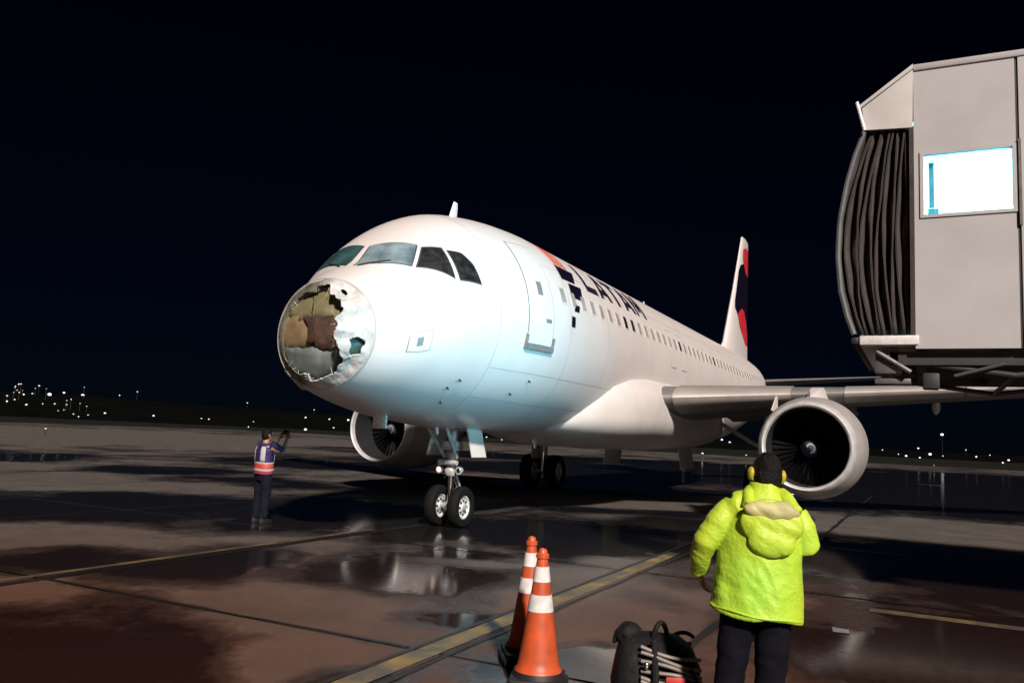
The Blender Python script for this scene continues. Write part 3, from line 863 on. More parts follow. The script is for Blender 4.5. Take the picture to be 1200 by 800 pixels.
# ---- engines
def engine(y):
    o = (10.55, y, 1.80)
    e = MB(); e.lathe([(.30,1.055),(.55,1.115),(.95,1.165),(1.5,1.19),(2.2,1.15),(2.9,1.02),(3.35,.90),(3.33,.86),(2.6,.9)], o, 'X', 72)
    cw = obj('engine_cowl', e, MT['cowl'], plane)
    e = MB(); e.lathe([(.305,1.053),(.2,1.035),(.1,1.01),(.03,.975),(0,.94),(.02,.905),(.08,.886),(.13,.878)], o, 'X', 72)
    obj('inlet_lip', e, MT['lip'], cw)
    e = MB(); e.lathe([(.131,.878),(.22,.868),(.322,.864),(.6,.868),(1.05,.872)], o, 'X', 64); obj('inlet_liner', e, MT['inlet'], cw)
    e = MB()
    nb = 36
    for k in range(nb):
        a = 2*math.pi*k/nb; V = []
        for i in range(5):
            r = .22+(.86-.22)*i/4; tw = R(30+35*i/4); hc = .5*(.10+.06*i/4)
            for s_ in (-1, 1):
                dx = s_*hc*math.cos(tw); dt = s_*hc*math.sin(tw)/r
                V.append((o[0]+.95+dx, o[1]+r*math.cos(a+dt), o[2]+r*math.sin(a+dt)))
        e.add(V, [(2*i, 2*i+1, 2*i+3, 2*i+2) for i in range(4)])
    obj('fan', e, MT['fan'], cw)
    e = MB(); e.lathe([(.50,.005),(.55,.05),(.66,.12),(.8,.185),(.95,.235),(1.05,.25)], o, 'X', 40); sp = obj('spinner', e, MT['spinner'], cw)
    e = MB(); pts = []
    for k in range(26):
        t = k/25; a = 4.5*t; r = .03+.10*t; pts.append((o[0]+.515+.135*t, o[1]+r*math.cos(a), o[2]+r*math.sin(a)))
    e.tube(pts, [.02+.012*math.sin(math.pi*k/25) for k in range(26)], 6); obj('spinner_mark', e, MT['spin_mark'], cw)
    e = MB(); e.lathe([(1.06,.90),(1.06,.01)], o, 'X', 40); obj('engine_core', e, MT['dark'], cw)
    e = MB(); e.lathe([(2.6,.78),(3.3,.62),(3.9,.46),(4.3,.40),(4.32,.36),(3.6,.36),(4.7,.03)], o, 'X', 40); obj('exhaust_nozzle', e, MT['darksteel'], cw)
    # pylon
    e = MB(); rr = []
    for x, w, z0, z1 in ((1.0,.05,2.80,3.02),(1.5,.20,2.75,3.18),(2.3,.24,2.7,3.28),(3.6,.24,2.5,3.2),(5.2,.20,2.55,3.1),(6.4,.05,2.75,3.0)):
        rr.append([(o[0]+x, y-w, z0), (o[0]+x, y+w, z0), (o[0]+x, y+w*.9, (z0+z1)/2), (o[0]+x, y+w*.5, z1), (o[0]+x, y-w*.5, z1), (o[0]+x, y-w*.9, (z0+z1)/2)])
    e.loft(rr); obj('pylon', e, MT['fairing'], plane, smooth=60)
    # nacelle strake
    e = MB(); s_ = 1 if y < 0 else -1
    yy = y+s_*.85; e.prism([(o[0]+.7, 2.62), (o[0]+1.4, 3.0), (o[0]+1.55, 2.98), (o[0]+1.6, 2.55)], 'Y', yy-.012, yy+.012); obj('nacelle_strake', e, MT['fairing'], cw)
engine(-5.75); engine(5.75)

# ---- landing gear
def wheel(c, r, w, sgn, parent):
    e = MB(); h = w/2
    e.lathe([(-h*.55,r*.56),(-h*.9,r*.62),(-h,r*.78),(-h*.86,r*.93),(-h*.5,r),(h*.5,r),(h*.86,r*.93),(h,r*.78),(h*.9,r*.62),(h*.55,r*.56)], c, 'Y', 40)
    t = obj('wheel', e, MT['tyre'], parent)
    e = MB(); e.lathe([(-h*.62,.02),(-h*.62,r*.16),(-h*.35,r*.22),(-h*.30,r*.45),(-h*.62,r*.52),(-h*.62,r*.57),(h*.62,r*.57),(h*.62,r*.52),(h*.30,r*.45),(h*.35,r*.22),(h*.62,r*.16),(h*.62,.02)], c, 'Y', 32)
    rm = obj('rim', e, MT['rim'], t)
    e = MB()
    for k in range(8):
        a = 2*math.pi*k/8
        for sd in (-1, 1):
            p = (c[0]+r*.33*math.cos(a), c[1]+sd*h*.36, c[2]+r*.33*math.sin(a)); e.tube([p, (p[0], p[1]+sd*.03, p[2])], .018, 6)
    obj('wheel_bolts', e, MT['darksteel'], t)
nx = 5.07
e = MB(); e.tube([(nx, 0, .42), (nx, 0, 1.0)], .052, 16); obj('oleo_piston', e, MT['chrome'], plane)
e = MB(); e.tube([(nx, 0, .95), (nx+.02, 0, 2.1)], [.085, .10], 16)
e.lathe([(0,.10),(.05,.125),(.12,.125),(.16,.10)], (nx, 0, .95), 'Z', 20, True); e.lathe([(0,.10),(.04,.13),(.14,.13),(.18,.10)], (nx, 0, 1.25), 'Z', 20, True)
st = obj('nose_gear_strut', e, MT['strut'], plane)
e = MB(); e.tube([(nx, -.36, .385), (nx, .36, .385)], .05, 12); e.ell((nx, 0, .39), (.09, .09, .10)); obj('axle', e, MT['strut'], st)
for s_ in (-1, 1):
    e = MB(); e.tube([(nx-.05, s_*.13, 1.30), (nx-.75, s_*.22, 2.0)], .038, 10); obj('drag_brace', e, MT['strut'], st)
    e = MB(); e.tube([(nx+.09, s_*.05, .98), (nx+.30, s_*.03, .74), (nx+.08, s_*.05, .48)], [.03, .024, .03], 8); obj('torque_link', e, MT['strut'], st)
    e = MB(); e.tube([(nx-.1, s_*.22, 1.06), (nx-.02, s_*.22, 1.06)], [.075, .06], 16); e.tube([(nx-.02, s_*.22, 1.06), (nx, 0, 1.06)], .025, 8); lm = obj('taxi_lamp', e, MT['strut'], st)
    e = MB(); e.ell((nx-.10, s_*.22, 1.06), (.02, .05, .05)); obj('lamp_lens', e, MT['lampglass'] if s_ > 0 else MT['chrome'], st)
    e = MB(); e.tube([(nx, s_*.10, 1.4), (nx+.06, s_*.16, 1.75)], .022, 8); e.tube([(nx-.03, s_*.12, .9), (nx-.02, s_*.10, 1.5)], .012, 6); obj('hydraulic_line', e, MT['darksteel'], st)
    wheel((nx, s_*.25, .38), .385, .22, s_, plane)
e = MB(); e.box((nx-.15, -.16, 1.42), (nx+.16, .16, 1.60), .03); e.tube([(nx-.14, -.2, 1.2), (nx-.14, .2, 1.2)], .05, 12); obj('steering_unit', e, MT['strut'], st)
e = MB(); e.prism([(-.36, 1.93), (-.52, 1.32), (-.495, 1.32), (-.335, 1.93)], 'X', nx-.12, nx+.42); obj('gear_door', e, MT['fairing'], plane)
e = MB(); e.prism([(.36, 1.93), (.52, 1.32), (.495, 1.32), (.335, 1.93)], 'X', nx-.12, nx+.42); obj('gear_door', e, MT['fairing'], plane)
e = MB(); e.box((nx-.4, -.30, 1.83), (nx+.7, .30, 1.88), .01); obj('wheel_well', e, MT['dark'], plane)
for y in (-3.8, 3.8):
    s_ = 1 if y > 0 else -1; mx_ = 17.7
    e = MB(); e.tube([(mx_, y, .55), (mx_, y, 1.35)], .09, 14); pst = obj('oleo_piston', e, MT['chrome'], plane)
    e = MB(); e.tube([(mx_, y, 1.25), (mx_-.1, y+s_*.05, 2.9)], [.15, .17], 16); stm = obj('main_gear_strut', e, MT['strut'], plane)
    e = MB(); e.tube([(mx_, y-s_*.02, 1.6), (mx_, y-s_*1.6, 2.5)], .07, 10); obj('side_stay', e, MT['strut'], stm)
    e = MB(); e.tube([(mx_, y-.65, .58), (mx_, y+.65, .58)], .07, 12); obj('axle', e, MT['strut'], stm)
    e = MB(); e.tube([(mx_+.14, y, 1.3), (mx_+.4, y, .95), (mx_+.12, y, .62)], [.05, .04, .05], 8); obj('torque_link', e, MT['strut'], stm)
    e = MB(); e.prism([(mx_-.45, 2.75), (mx_+.45, 2.75), (mx_+.40, 1.0), (mx_-.40, 1.0)], 'Y', y+s_*.24, y+s_*.27); obj('gear_door', e, MT['fairing'], stm)
    for dy in (-.46, .46): wheel((mx_, y+dy, .575), .58, .42, s_, plane)
e = MB(); e.prism([(-1.2, 1.62), (-1.3, .95), (-1.27, .95), (-1.17, 1.62)], 'X', 16.9, 18.5); obj('gear_door', e, MT['fairing'], plane)
e = MB(); e.prism([(1.2, 1.62), (1.3, .95), (1.27, .95), (1.17, 1.62)], 'X', 16.9, 18.5); obj('gear_door', e, MT['fairing'], plane)

# ------------------------------------------------------------------ jet bridge
jb = thing('jet_bridge', 'raised pale jet bridge cab with glowing window and dark folding bellows', 'jet bridge', (2.5, -15.5, 0))
X0, X1, YF = .9, 4.15, -8.0
ZB, ZT = 2.86, 5.88
wy0, wy1, wz0, wz1 = -8.90, -8.09, 4.28, 4.93
T = .06
# near side wall round the window: four panels butted
for a, b_ in (((wy1, ZB), (YF, ZT)), ((-8.935, ZB), (wy0, ZT)), ((wy0, ZB), (wy1, wz0)), ((wy0, wz1), (wy1, ZT))): pass
e = MB()
outer = [(YF, ZB), (YF, ZT), (-8.935, ZT), (-8.935, ZB)]; inn = [(wy1, wz0), (wy1, wz1), (wy0, wz1), (wy0, wz0)]
V = [(X0, *p) for p in outer]+[(X0, *p) for p in inn]+[(X0+T, *p) for p in outer]+[(X0+T, *p) for p in inn]
F = []
for k in range(4):
    k2 = (k+1) % 4
    F += [(k, k2, 4+k2, 4+k), (8+k, 12+k, 12+k2, 8+k2), (k, 8+k, 8+k2, k2), (4+k, 4+k2, 12+k2, 12+k)]
e.add(V, F); obj('wall_panel', e, MT['bridge'], jb)
e = MB()
for a, b_ in (((wy0-.035, wz0-.035), (wy1+.035, wz0)), ((wy0-.035, wz1), (wy1+.035, wz1+.035)), ((wy0-.035, wz0), (wy0, wz1)), ((wy1, wz0), (wy1+.035, wz1))):
    e.box((X0-.015, a[0], a[1]), (X0+.02, b_[0], b_[1]))
fr = obj('window_frame', e, MT['bridge'], jb)
e = MB(); e.box((X0+.025, wy0, wz0), (X0+.033, wy1, wz1)); obj('window_pane', e, MT['clear'], fr)
e = MB(); e.box((X0-.005, -10.6, ZB), (X0+T, -8.965, ZT)); obj('wall_panel', e, MT['bridge'], jb)
e = MB(); e.box((X0+.01, -8.965, ZB), (X0+T, -8.935, ZT)); obj('panel_joint', e, MT['darksteel'], jb)
e = MB(); e.box((X0-.03, -8.975, 4.1), (X0-.005, -8.95, 5.0)); obj('drain_pipe', e, MT['steel'], jb)
e = MB(); e.box((X1-T, -10.6, ZB), (X1, YF, ZT)); obj('wall_panel', e, MT['bridge'], jb)
e = MB(); e.box((X0-.02, -10.6, ZT), (X1+.02, YF, ZT+.07), .01); obj('roof', e, MT['bridge'], jb)
e = MB(); e.box((X0+.065, -10.6, ZB+.02), (X1-.065, YF-.01, ZB+.12)); obj('floor', e, MT['steel'], jb)
e = MB(); e.box((X0+.07, -10.55, ZB+.13), (X0+.09, wy0-.01, ZT-.02)); e.box((X1-.09, -10.55, ZB+.13), (X1-.07, YF-.1, ZT-.02)); e.box((X0+.1, -10.58, ZT-.06), (X1-.1, YF-.02, ZT-.03)); obj('lining', e, MT['bridge_in'], jb)
e = MB(); e.box((X0+.12, wy1-.10, wz0+.10), (X0+.14, wy1-.05, wz1-.05)); e.box((X0+.12, wy1-.14, wz0+.02), (X0+.135, wy1-.04, wz0+.09)); obj('curtain_strip', e, MT['curtain'], jb)
# hood: sloping top plate with two side gussets
gus = [(-8.0, 5.90), (-7.49, 5.53), (-7.52, 5.28), (-7.99, 5.25)]
for xx in (X0-.01, X1-.03):
    e = MB(); e.prism(gus, 'X', xx, xx+.04); obj('hood_gusset', e, MT['hood_white'], jb)
e = MB(); e.add([(X0-.03, -8.0, 5.955), (X1+.03, -8.0, 5.955), (X1+.03, -7.46, 5.56), (X0-.03, -7.46, 5.56), (X0-.03, -8.0, 5.905), (X1+.03, -8.0, 5.905), (X1+.03, -7.46, 5.52), (X0-.03, -7.46, 5.52)], [(0,1,2,3),(7,6,5,4),(0,4,5,1),(1,5,6,2),(2,6,7,3),(3,7,4,0)]); obj('hood_plate', e, MT['hood_white'], jb)
e = MB(); e.tube([(X0-.03, -7.44, 5.60), (X0-.05, -7.52, 5.26)], .018, 8); obj('hood_rod', e, MT['reflect'], jb)
# bellows
ZS = np.linspace(3.02, 5.30, 25)
def yf(z): return float(np.interp(z, [3.0, 3.2, 3.5, 3.9, 4.3, 4.7, 5.0, 5.3], [-7.43, -7.36, -7.29, -7.26, -7.28, -7.35, -7.43, -7.54]))
NP = 10
def bel(xbase, sg):
    for k in range(NP):
        V = []
        def ff(kk, z): return -7.99+(yf(z)+7.99)*(kk/NP)+(0 if kk in (0, NP) else .022*math.sin(z*2.1+kk*2.7)+.018*(n3((z*2.2, kk*3.1, 0), 1, 5)-.5))
        dp = .09+.09*n3((k*1.7, 2, 0), 1, 9)
        for z in ZS:
            y0 = ff(k, z); y1 = ff(k+1, z); ym = (y0+y1)/2
            wob = .03*math.sin(z*4+k*1.9)
            V += [(xbase+sg*.02*n3((k, z, 0), 1, 2), y0, z), (xbase+sg*(dp+wob), ym+.012*math.sin(z*9+k*2), z), (xbase+sg*.02*n3((k+1, z, 0), 1, 2), y1, z)]
        F = []
        for i in range(len(ZS)-1):
            for j in range(2): F.append((i*3+j, i*3+j+1, (i+1)*3+j+1, (i+1)*3+j))
        e = MB(); e.add(V, F)
        p = obj('pleat', e, MT['bellows2' if k % 3 == 1 else 'bellows'], jb, smooth=20)
        s_ = p.modifiers.new('t', 'SOLIDIFY'); s_.thickness = .008
    e = MB(); e.tube([(xbase, yf(z)+.02, z) for z in ZS], .028, 8); obj('bellows_edge', e, MT['bellows_edge'], jb)
bel(X0+.03, 1); bel(X1-.03, -1)
for k in range(6):   # top folds between the sides
    y0 = -7.95+.07*k; e = MB(); V = [(X0+.03, y0, 5.34), (X1-.03, y0, 5.34), (X1-.03, y0+.035, 5.26), (X0+.03, y0+.035, 5.26), (X1-.03, y0+.07, 5.34), (X0+.03, y0+.07, 5.34)]
    e.add(V, [(0,1,2,3),(3,2,4,5)]); p = obj('top_pleat', e, MT['bellows'], jb); s_ = p.modifiers.new('t', 'SOLIDIFY'); s_.thickness = .008
# bumper and underside
e = MB(); e.box((X0-.02, -8.03, 2.90), (X1+.02, -7.46, 3.00), .012); obj('bumper_sill', e, MT['reflect'], jb)
e = MB(); e.box((X0, -7.46, 2.91), (X1, -7.38, 2.99), .02); obj('bumper', e, MT['rubber'], jb)
e = MB()
for x in (1.0, 2.4, 3.9):
    e.box((x, -10.6, 2.70), (x+.12, -7.75, 2.84))
for y in (-8.1, -8.9, -9.8, -10.5): e.box((1.13, y, 2.72), (3.89, y+.1, 2.83))
obj('underframe', e, MT['darksteel'], jb)
for a, b_, r in (((1.05,-8.0,2.72),(1.05,-8.9,2.60),.03),((1.05,-8.9,2.60),(1.05,-9.9,2.72),.03),((3.9,-8.0,2.72),(3.9,-8.9,2.60),.03),((3.9,-8.9,2.60),(3.9,-9.9,2.72),.03),((1.05,-8.9,2.60),(3.9,-8.9,2.60),.03),((1.06,-9.1,2.8),(.95,-8.35,2.58),.02)):
    e = MB(); e.tube([a, b_], r, 8); obj('truss_rod', e, MT['darksteel'], jb)
e = MB(); e.box((1.0, -7.86, 2.60), (1.35, -7.60, 2.86), .03); e.tube([(1.18,-7.72,2.62),(1.18,-7.72,2.50)], .08, 12); e.box((1.05,-7.95,2.50),(1.3,-7.6,2.56),.01); e.tube([(.97,-7.62,2.84),(.97,-7.95,2.62)], .025, 8); obj('levelling_unit', e, MT['steel'], jb)
e = MB(); e.box((1.02, -8.22, 2.45), (1.22, -8.06, 2.62), .02); obj('junction_box', e, MT['darksteel'], jb)
# tunnel, lift column, drive wheels (out of frame to the right; they carry the cab)
e = MB(); e.box((1.2, -26, 3.0), (3.85, -10.62, 5.75)); obj('tunnel', e, MT['bridge'], jb)
for k in range(28):
    y = -25.6+k*.53
    e = MB(); e.box((1.15, y, 3.05), (1.2, y+.12, 5.7)); obj('tunnel_rib', e, MT['bridge'], jb)
e = MB(); e.box((1.35, -15.8, .9), (1.65, -15.4, 3.0)); e.box((3.35, -15.8, .9), (3.65, -15.4, 3.0)); e.box((1.35, -15.75, .6), (3.65, -15.45, .9)); obj('lift_column', e, MT['steel'], jb)
for x in (1.75, 3.25): wheel((x, -15.6, .5), .5, .35, 1, jb)
e = MB(); e.tube([(2.5,-25.2,0),(2.5,-25.2,3.0)], .45, 24); obj('rotunda_column', e, MT['steel'], jb)
# work lamp on the cab's rear wall, shining out of its open front and the window
e = MB(); e.box((2.30, -10.45, 4.35), (2.80, -10.38, 4.65), .01); e.tube([(2.55, -10.40, 4.35), (2.55, -10.40, 2.98)], .03, 8); obj('work_lamp', e, MT['darksteel'], jb)
e = MB(); e.box((2.33, -10.378, 4.38), (2.77, -10.370, 4.62)); obj('lamp_face', e, MT['tube'], jb)
ld = bpy.data.lights.new('cab_lamp', 'AREA'); ld.shape = 'RECTANGLE'; ld.size = 2.4; ld.size_y = .7; ld.energy = 680; ld.color = (.20, .74, 1.0)
lo = bpy.data.objects.new('cab_lamp', ld); col.objects.link(lo); lo.location = (2.5, -10.3, 3.5); lo.rotation_euler = (R(90), 0, 0)
lo.parent = jb; lo.matrix_parent_inverse = Matrix.Translation(-Vector(jb.location))
ld = bpy.data.lights.new('ceiling_lamp', 'POINT'); ld.energy = 420; ld.color = (.62, .93, 1.0); ld.shadow_soft_size = .1
lo = bpy.data.objects.new('ceiling_lamp', ld); col.objects.link(lo); lo.location = (2.2, -9.6, 5.5); lo.parent = jb; lo.matrix_parent_inverse = Matrix.Translation(-Vector(jb.location))
for xx in (X0-.004, X1-.10):
    e = MB(); e.box((xx, -8.0, 3.0), (xx+.104, -7.955, 5.27)); obj('light_stop_strip', e, MT['bellows'], jb)  # dark strip added to stop lamp light leaking between wall and bellows
e = MB(); e.box((X0+.03, -8.0, 5.33), (X1-.03, -7.96, 5.86)); obj('header_panel', e, MT['bridge'], jb)

# ------------------------------------------------------------------ traffic cones
def cone(loc, rot, label):
    t = thing('traffic_cone', label, 'traffic cone', loc, 'traffic cones by the yellow line', rot, local=True)
    e = MB(); e.box((-.21, -.21, 0), (.21, .21, .045), .012); e.box((-.19, -.19, .045), (.19, .19, .085), .012)
    rr = [[(s*math.cos(a), s*math.sin(a), z) for a in [2*math.pi*k/32 for k in range(32)]] for s, z in ((.185, .085), (.175, .12), (.15, .125))]
    e.loft(rr); obj('base', e, MT['rubber'], t)
    for k in range(4):
        e = MB(); c, s_ = math.cos(k*math.pi/2), math.sin(k*math.pi/2)
        e.box((-.10, -.215, .01), (.10, -.208, .035)); e.v = [(p[0]*c-p[1]*s_, p[0]*s_+p[1]*c, p[2]) for p in e.v]; obj('base_slot', e, MT['dark'], t)
    def r(z): return .158+(.030-.158)*((z-.12)/.84)**.92
    e = MB(); pr = [(.12, .172), (.135, .165)]+[(z, r(z)) for z in np.linspace(.15, .955, 18)]+[(.965, .022), (.955, .018)]
    e.lathe([(a, b_) for a, b_ in pr], (0, 0, 0), 'Z', 40); obj('cone_body', e, MT['orange'], t)
    for z0, z1 in ((.53, .645), (.735, .84)):
        e = MB(); e.lathe([(z0, r(z0)), (z0, r(z0)+.004), (z1, r(z1)+.004), (z1, r(z1))], (0, 0, 0), 'Z', 40); obj('reflective_band', e, MT['reflect'], t)
    e = MB(); e.lathe([(.90, r(.90)+.002), (.90, r(.9)+.010), (.925, r(.925)+.012), (.935, r(.935)+.002)], (0, 0, 0), 'Z', 32); obj('top_collar', e, MT['orange'], t)
    return t
cone((-2.98, -5.58, .002), R(20), 'front orange cone with two white bands on a black base, nearer the camera')
cone((-2.40, -5.22, .002), R(35), 'rear orange traffic cone half hidden behind the nearer cone')

# ------------------------------------------------------------------ tool bag
BM = {'bag': mat('bag_nylon', (.006, .006, .007), .7, scale=14, bump=.5, bscale=22, spec=.25), 'rib': mat('bag_ribs', (.22, .19, .16), .5, scale=10, rgb2=(.12, .105, .09)), 'red': mat('red_tag', (.5, .05, .04), .5)}
bag = thing('tool_bag', 'black soft bag with pale ribbed front and red tag beside the man in yellow', 'bag', (-3.10, -6.48, .002), None, R(-66), local=True)
def sup(w, d, z, cx=0, cy=0, n=40, ex=.5):
    o = []
    for k in range(n):
        t = 2*math.pi*k/n; c, s_ = math.cos(t), math.sin(t)
        o.append((cx+w*math.copysign(abs(c)**ex, c), cy+d*math.copysign(abs(s_)**ex, s_), z))
    return o
e = MB(); e.loft([sup(w, d, z, cx, cy) for w, d, z, cx, cy in ((.26,.17,0,0,0),(.295,.20,.05,0,0),(.30,.205,.2,0,0),(.29,.19,.36,0,.01),(.25,.15,.47,-.01,.03),(.20,.09,.53,-.04,.05),(.08,.04,.55,-.06,.05))])
e.v = [(x+.02*(n3((x, y, z), 7, 3)-.5), y+.05*(n3((x, y, z), 6, 5)-.5), z+(.04*(n3((x, y, z), 5, 8)-.5) if z > .1 else 0)) for x, y, z in e.v]
obj('bag_body', e, BM['bag'], bag, smooth=70)
for k in range(8):      # ribs across the front panel
    z = .20+.042*k; y = -float(np.interp(z, [.1, .3, .36, .47, .54], [.235, .225, .215, .185, .13]))-.012
    pts = [(-.13+s_*.40, y-.02*math.sin(math.pi*s_), z-.07*s_+.016*math.sin(s_*4+k*1.3)) for s_ in np.linspace(0, 1, 9)]
    e = MB(); e.tube(pts, .0125, 8); obj('rib', e, BM['rib'], bag)
e = MB(); e.box((.03, -.275, .30), (.16, -.258, .335), .004); obj('red_tag', e, BM['red'], bag)
e = MB(); e.ell((-.1, -.27, .40), (.022, .012, .022)); obj('buckle', e, MT['chrome'], bag)
for (cx, w, h, yy) in ((-.19, .10, .13, .02), (.02, .055, .16, -.03)):
    pts = [(cx+w*math.cos(a), yy+.02*math.sin(2*a), .47+h*math.sin(a)) for a in np.linspace(0, math.pi, 13)]
    e = MB(); e.tube(pts, .017, 8); obj('handle', e, BM['bag'], bag)
e = MB(); e.ell((-.20, .02, .52), (.095, .09, .085)); e.v = [(x+.03*(n3((x,y,z),14,1)-.5), y+.03*(n3((x,y,z),14,4)-.5), z+.03*(n3((x,y,z),14,7)-.5)) for x,y,z in e.v]; obj('rolled_cloth', e, BM['bag'], bag, smooth=80)
e = MB(); e.tube([(.19,-.20,.40),(.24,-.27,.30),(.23,-.285,.15),(.2,-.26,.03)], .012, 8); obj('strap', e, BM['bag'], bag)
e = MB(); e.tube([(-.04,-.15,.53),(-.04,-.275,.34),(-.04,-.275,.2),(-.045,-.25,.05)], .024, 8); obj('strap', e, BM['bag'], bag)

for k in range(7):      # loose cables and straps heaped on top
    cx, cz = rng.uniform(-.2, .18), .47+rng.uniform(-.03, .05); rr_ = rng.uniform(.05, .11); ph = rng.uniform(0, 6)
    pts = [(cx+rr_*math.cos(ph+a), .02+.09*math.sin(a*1.3+ph), cz+.05*math.sin(a+ph*2)) for a in np.linspace(0, 5.2, 16)]
    e = MB(); e.tube(pts, rng.uniform(.010, .018), 7); obj('loose_strap', e, BM['bag'], bag)
bag.scale = (.95, .95, .95)

# ------------------------------------------------------------------ people
def remesh(mb, voxel, iters=6, noise=None):
    me = mesh_of(mb, None)
    o = bpy.data.objects.new('tmp', me); col.objects.link(o)
    r = o.modifiers.new('r', 'REMESH'); r.mode = 'VOXEL'; r.voxel_size = voxel
    s_ = o.modifiers.new('s', 'SMOOTH'); s_.iterations = iters; s_.factor = .5
    dg = bpy.context.evaluated_depsgraph_get(); dg.update()
    out = bpy.data.meshes.new_from_object(o.evaluated_get(dg), depsgraph=dg)
    bpy.data.objects.remove(o); bpy.data.meshes.remove(me)
    co = np.empty(len(out.vertices)*3); out.vertices.foreach_get('co', co); co = co.reshape(-1, 3)
    if noise is not None:
        nr = np.empty(len(out.vertices)*3); out.vertices.foreach_get('normal', nr); nr = nr.reshape(-1, 3)
        co = co+nr*noise(co)[:, None]; out.vertices.foreach_set('co', co.ravel()); out.update()
    out.polygons.foreach_set('use_smooth', [True]*len(out.polygons))
    return out
def oval(w, d, z, cx=0, cy=0, n=32): return [(cx+w*math.cos(2*math.pi*k/n), cy+d*math.sin(2*math.pi*k/n), z) for k in range(n)]
def hand(e, wrist, fwd, palm_n, curl=.6, s=1.0, thumb_side=1):
    """palm plus five bent fingers; fwd = direction of the fingers, palm_n = direction the palm faces"""
    f = Vector(fwd).normalized(); nrm = Vector(palm_n).normalized(); side = f.cross(nrm).normalized()*thumb_side; w = Vector(wrist)
    rot = Matrix((side, nrm, f)).transposed()
    e.ell(w+f*.05*s, (.042*s, .018*s, .058*s), 14, 10, rot)
    for k, ln_ in enumerate((.070, .080, .074, .058)):
        p0 = w+f*.085*s+side*(.030-.020*k)*s; d = f.copy(); pts = [p0]; p = p0
        for j in range(3):
            d = (d+nrm*curl*.75).normalized(); p = p+d*ln_*s*(.42, .33, .25)[j]; pts.append(p)
        e.tube(pts, [.0092*s, .0088*s, .0082*s, .0068*s], 8)
    p0 = w+f*.025*s+side*.036*s; e.tube([p0, p0+(side*.7+f*.6+nrm*.2)*.035*s, p0+(side*.55+f*1.1+nrm*.6)*.052*s], [.0125*s, .0105*s, .008*s], 8)
def person(name, label, loc, rot, H, skin, legs, shoesm, hair_m, arms, head_turn, extra):
    t = thing(name, label, 'person', loc, None, rot, local=True)
    k = H/1.72
    def z(v): return v*k
    e = MB()
    e.loft([oval(w, d, z(zz), 0, cy) for zz, w, d, cy in ((.86,.155,.105,0),(.95,.165,.11,0),(1.08,.145,.10,0),(1.22,.16,.11,0),(1.34,.175,.11,0),(1.42,.15,.09,0),(1.47,.07,.06,0),(1.54,.055,.058,.012),(1.58,.052,.06,.02))])
    for s_ in (-1, 1):
        e.tube([(s_*.09, 0, z(.92)), (s_*.105, .005, z(.68)), (s_*.11, .012, z(.48)), (s_*.112, -.012, z(.32)), (s_*.115, -.015, z(.10)), (s_*.115, 0, z(.06))], [.095, .078, .056, .056, .038, .04], 14)
        e.tube([(s_*.115, -.06, z(.035)), (s_*.118, .05, z(.04)), (s_*.125, .15, z(.025))], [.035, .04, .025], 12)
        S_, E_, W_, ff, pn = arms[s_]
        S_, E_, W_ = [(p[0], p[1], z(p[2])) for p in (S_, E_, W_)]
        e.tube([S_, tuple((a+b_)/2 for a, b_ in zip(S_, E_)), E_, tuple((a*.5+b_*.5) for a, b_ in zip(E_, W_)), W_], [.062, .052, .043, .038, .027], 12)
        hand(e, W_, ff, pn, .65, 1.0, -s_)
    # head with brow, nose, chin, ears
    rt = Matrix.Rotation(R(head_turn), 3, 'Z'); hc = Vector((0, .02, z(1.625)))
    def hp(x, y, zz): return hc+rt @ Vector((x, y, zz))
    e.ell(hc, (.074, .092, .105), 20, 14, rt); e.ell(hp(0, .035, -.055), (.056, .058, .058), 16, 10, rt)
    e.tube([hp(0, .088, .015), hp(0, .108, -.018), hp(0, .092, -.03)], [.009, .014, .010], 8)
    e.ell(hp(0, .082, -.062), (.024, .012, .009), 12, 8, rt); e.ell(hp(0, .078, .03), (.055, .018, .012), 12, 8, rt)
    for s_ in (-1, 1): e.ell(hp(s_*.077, -.005, -.01), (.012, .02, .032), 10, 8, rt)
    obj('body', remesh(e, .0075, 3), skin, t)
    for s_ in (-1, 1):
        b_ = MB(); b_.ell(hp(s_*.03, .082, .008), (.011, .008, .008), 10, 8, rt); obj('eye', b_, MT['dark'], t)
    hb = MB(); hb.ell(hc+Vector((0, 0, .018)), (.084, .103, .104), 24, 16, rt)
    hb.ell(hp(0, -.035, -.02), (.080, .070, .085), 20, 14, rt)
    hm_ = remesh(hb, .007, 2, lambda c: (fbm(c[:, 0]*60+c[:, 2]*25, c[:, 1]*60, 4)-.5)*.012)
    bm = bmesh.new(); bm.from_mesh(hm_); inv = rt.inverted()
    dl = [v for v in bm.verts if (lambda q: q.y > .045 and q.z < .055 or q.y > .02 and q.z < -.0)(inv @ (v.co-hc))]
    bmesh.ops.delete(bm, geom=dl, context='VERTS'); bm.to_mesh(hm_); bm.free()
    obj('hair', hm_, hair_m, t)
    # trousers
    e = MB(); e.loft([oval(w, d, z(zz)) for zz, w, d in ((.78,.165,.12),(.86,.178,.128),(.95,.175,.122),(1.02,.16,.115))])
    for s_ in (-1, 1):
        e.tube([(s_*.09, 0, z(.90)), (s_*.105, .005, z(.68)), (s_*.112, .012, z(.48)), (s_*.115, -.008, z(.30)), (s_*.118, -.01, z(.09))], [.108, .098, .084, .082, .078], 18)
    obj('trousers', remesh(e, .012, 5, lambda c: (fbm(c[:, 0]*9+c[:, 1]*6, c[:, 2]*11, 17)-.5)*.028), legs, t)
    for s_ in (-1, 1):
        b_ = MB(); b_.loft([oval(w, d, zz, s_*.12, cy) for w, d, zz, cy in ((.046,.135,.0,.045),(.052,.145,.02,.045),(.050,.135,.05,.04),(.046,.09,.085,.0),(.045,.06,.12,-.03))]); obj('shoe', b_, shoesm, t, smooth=60)
    extra(t, hp, rt, z)
    return t
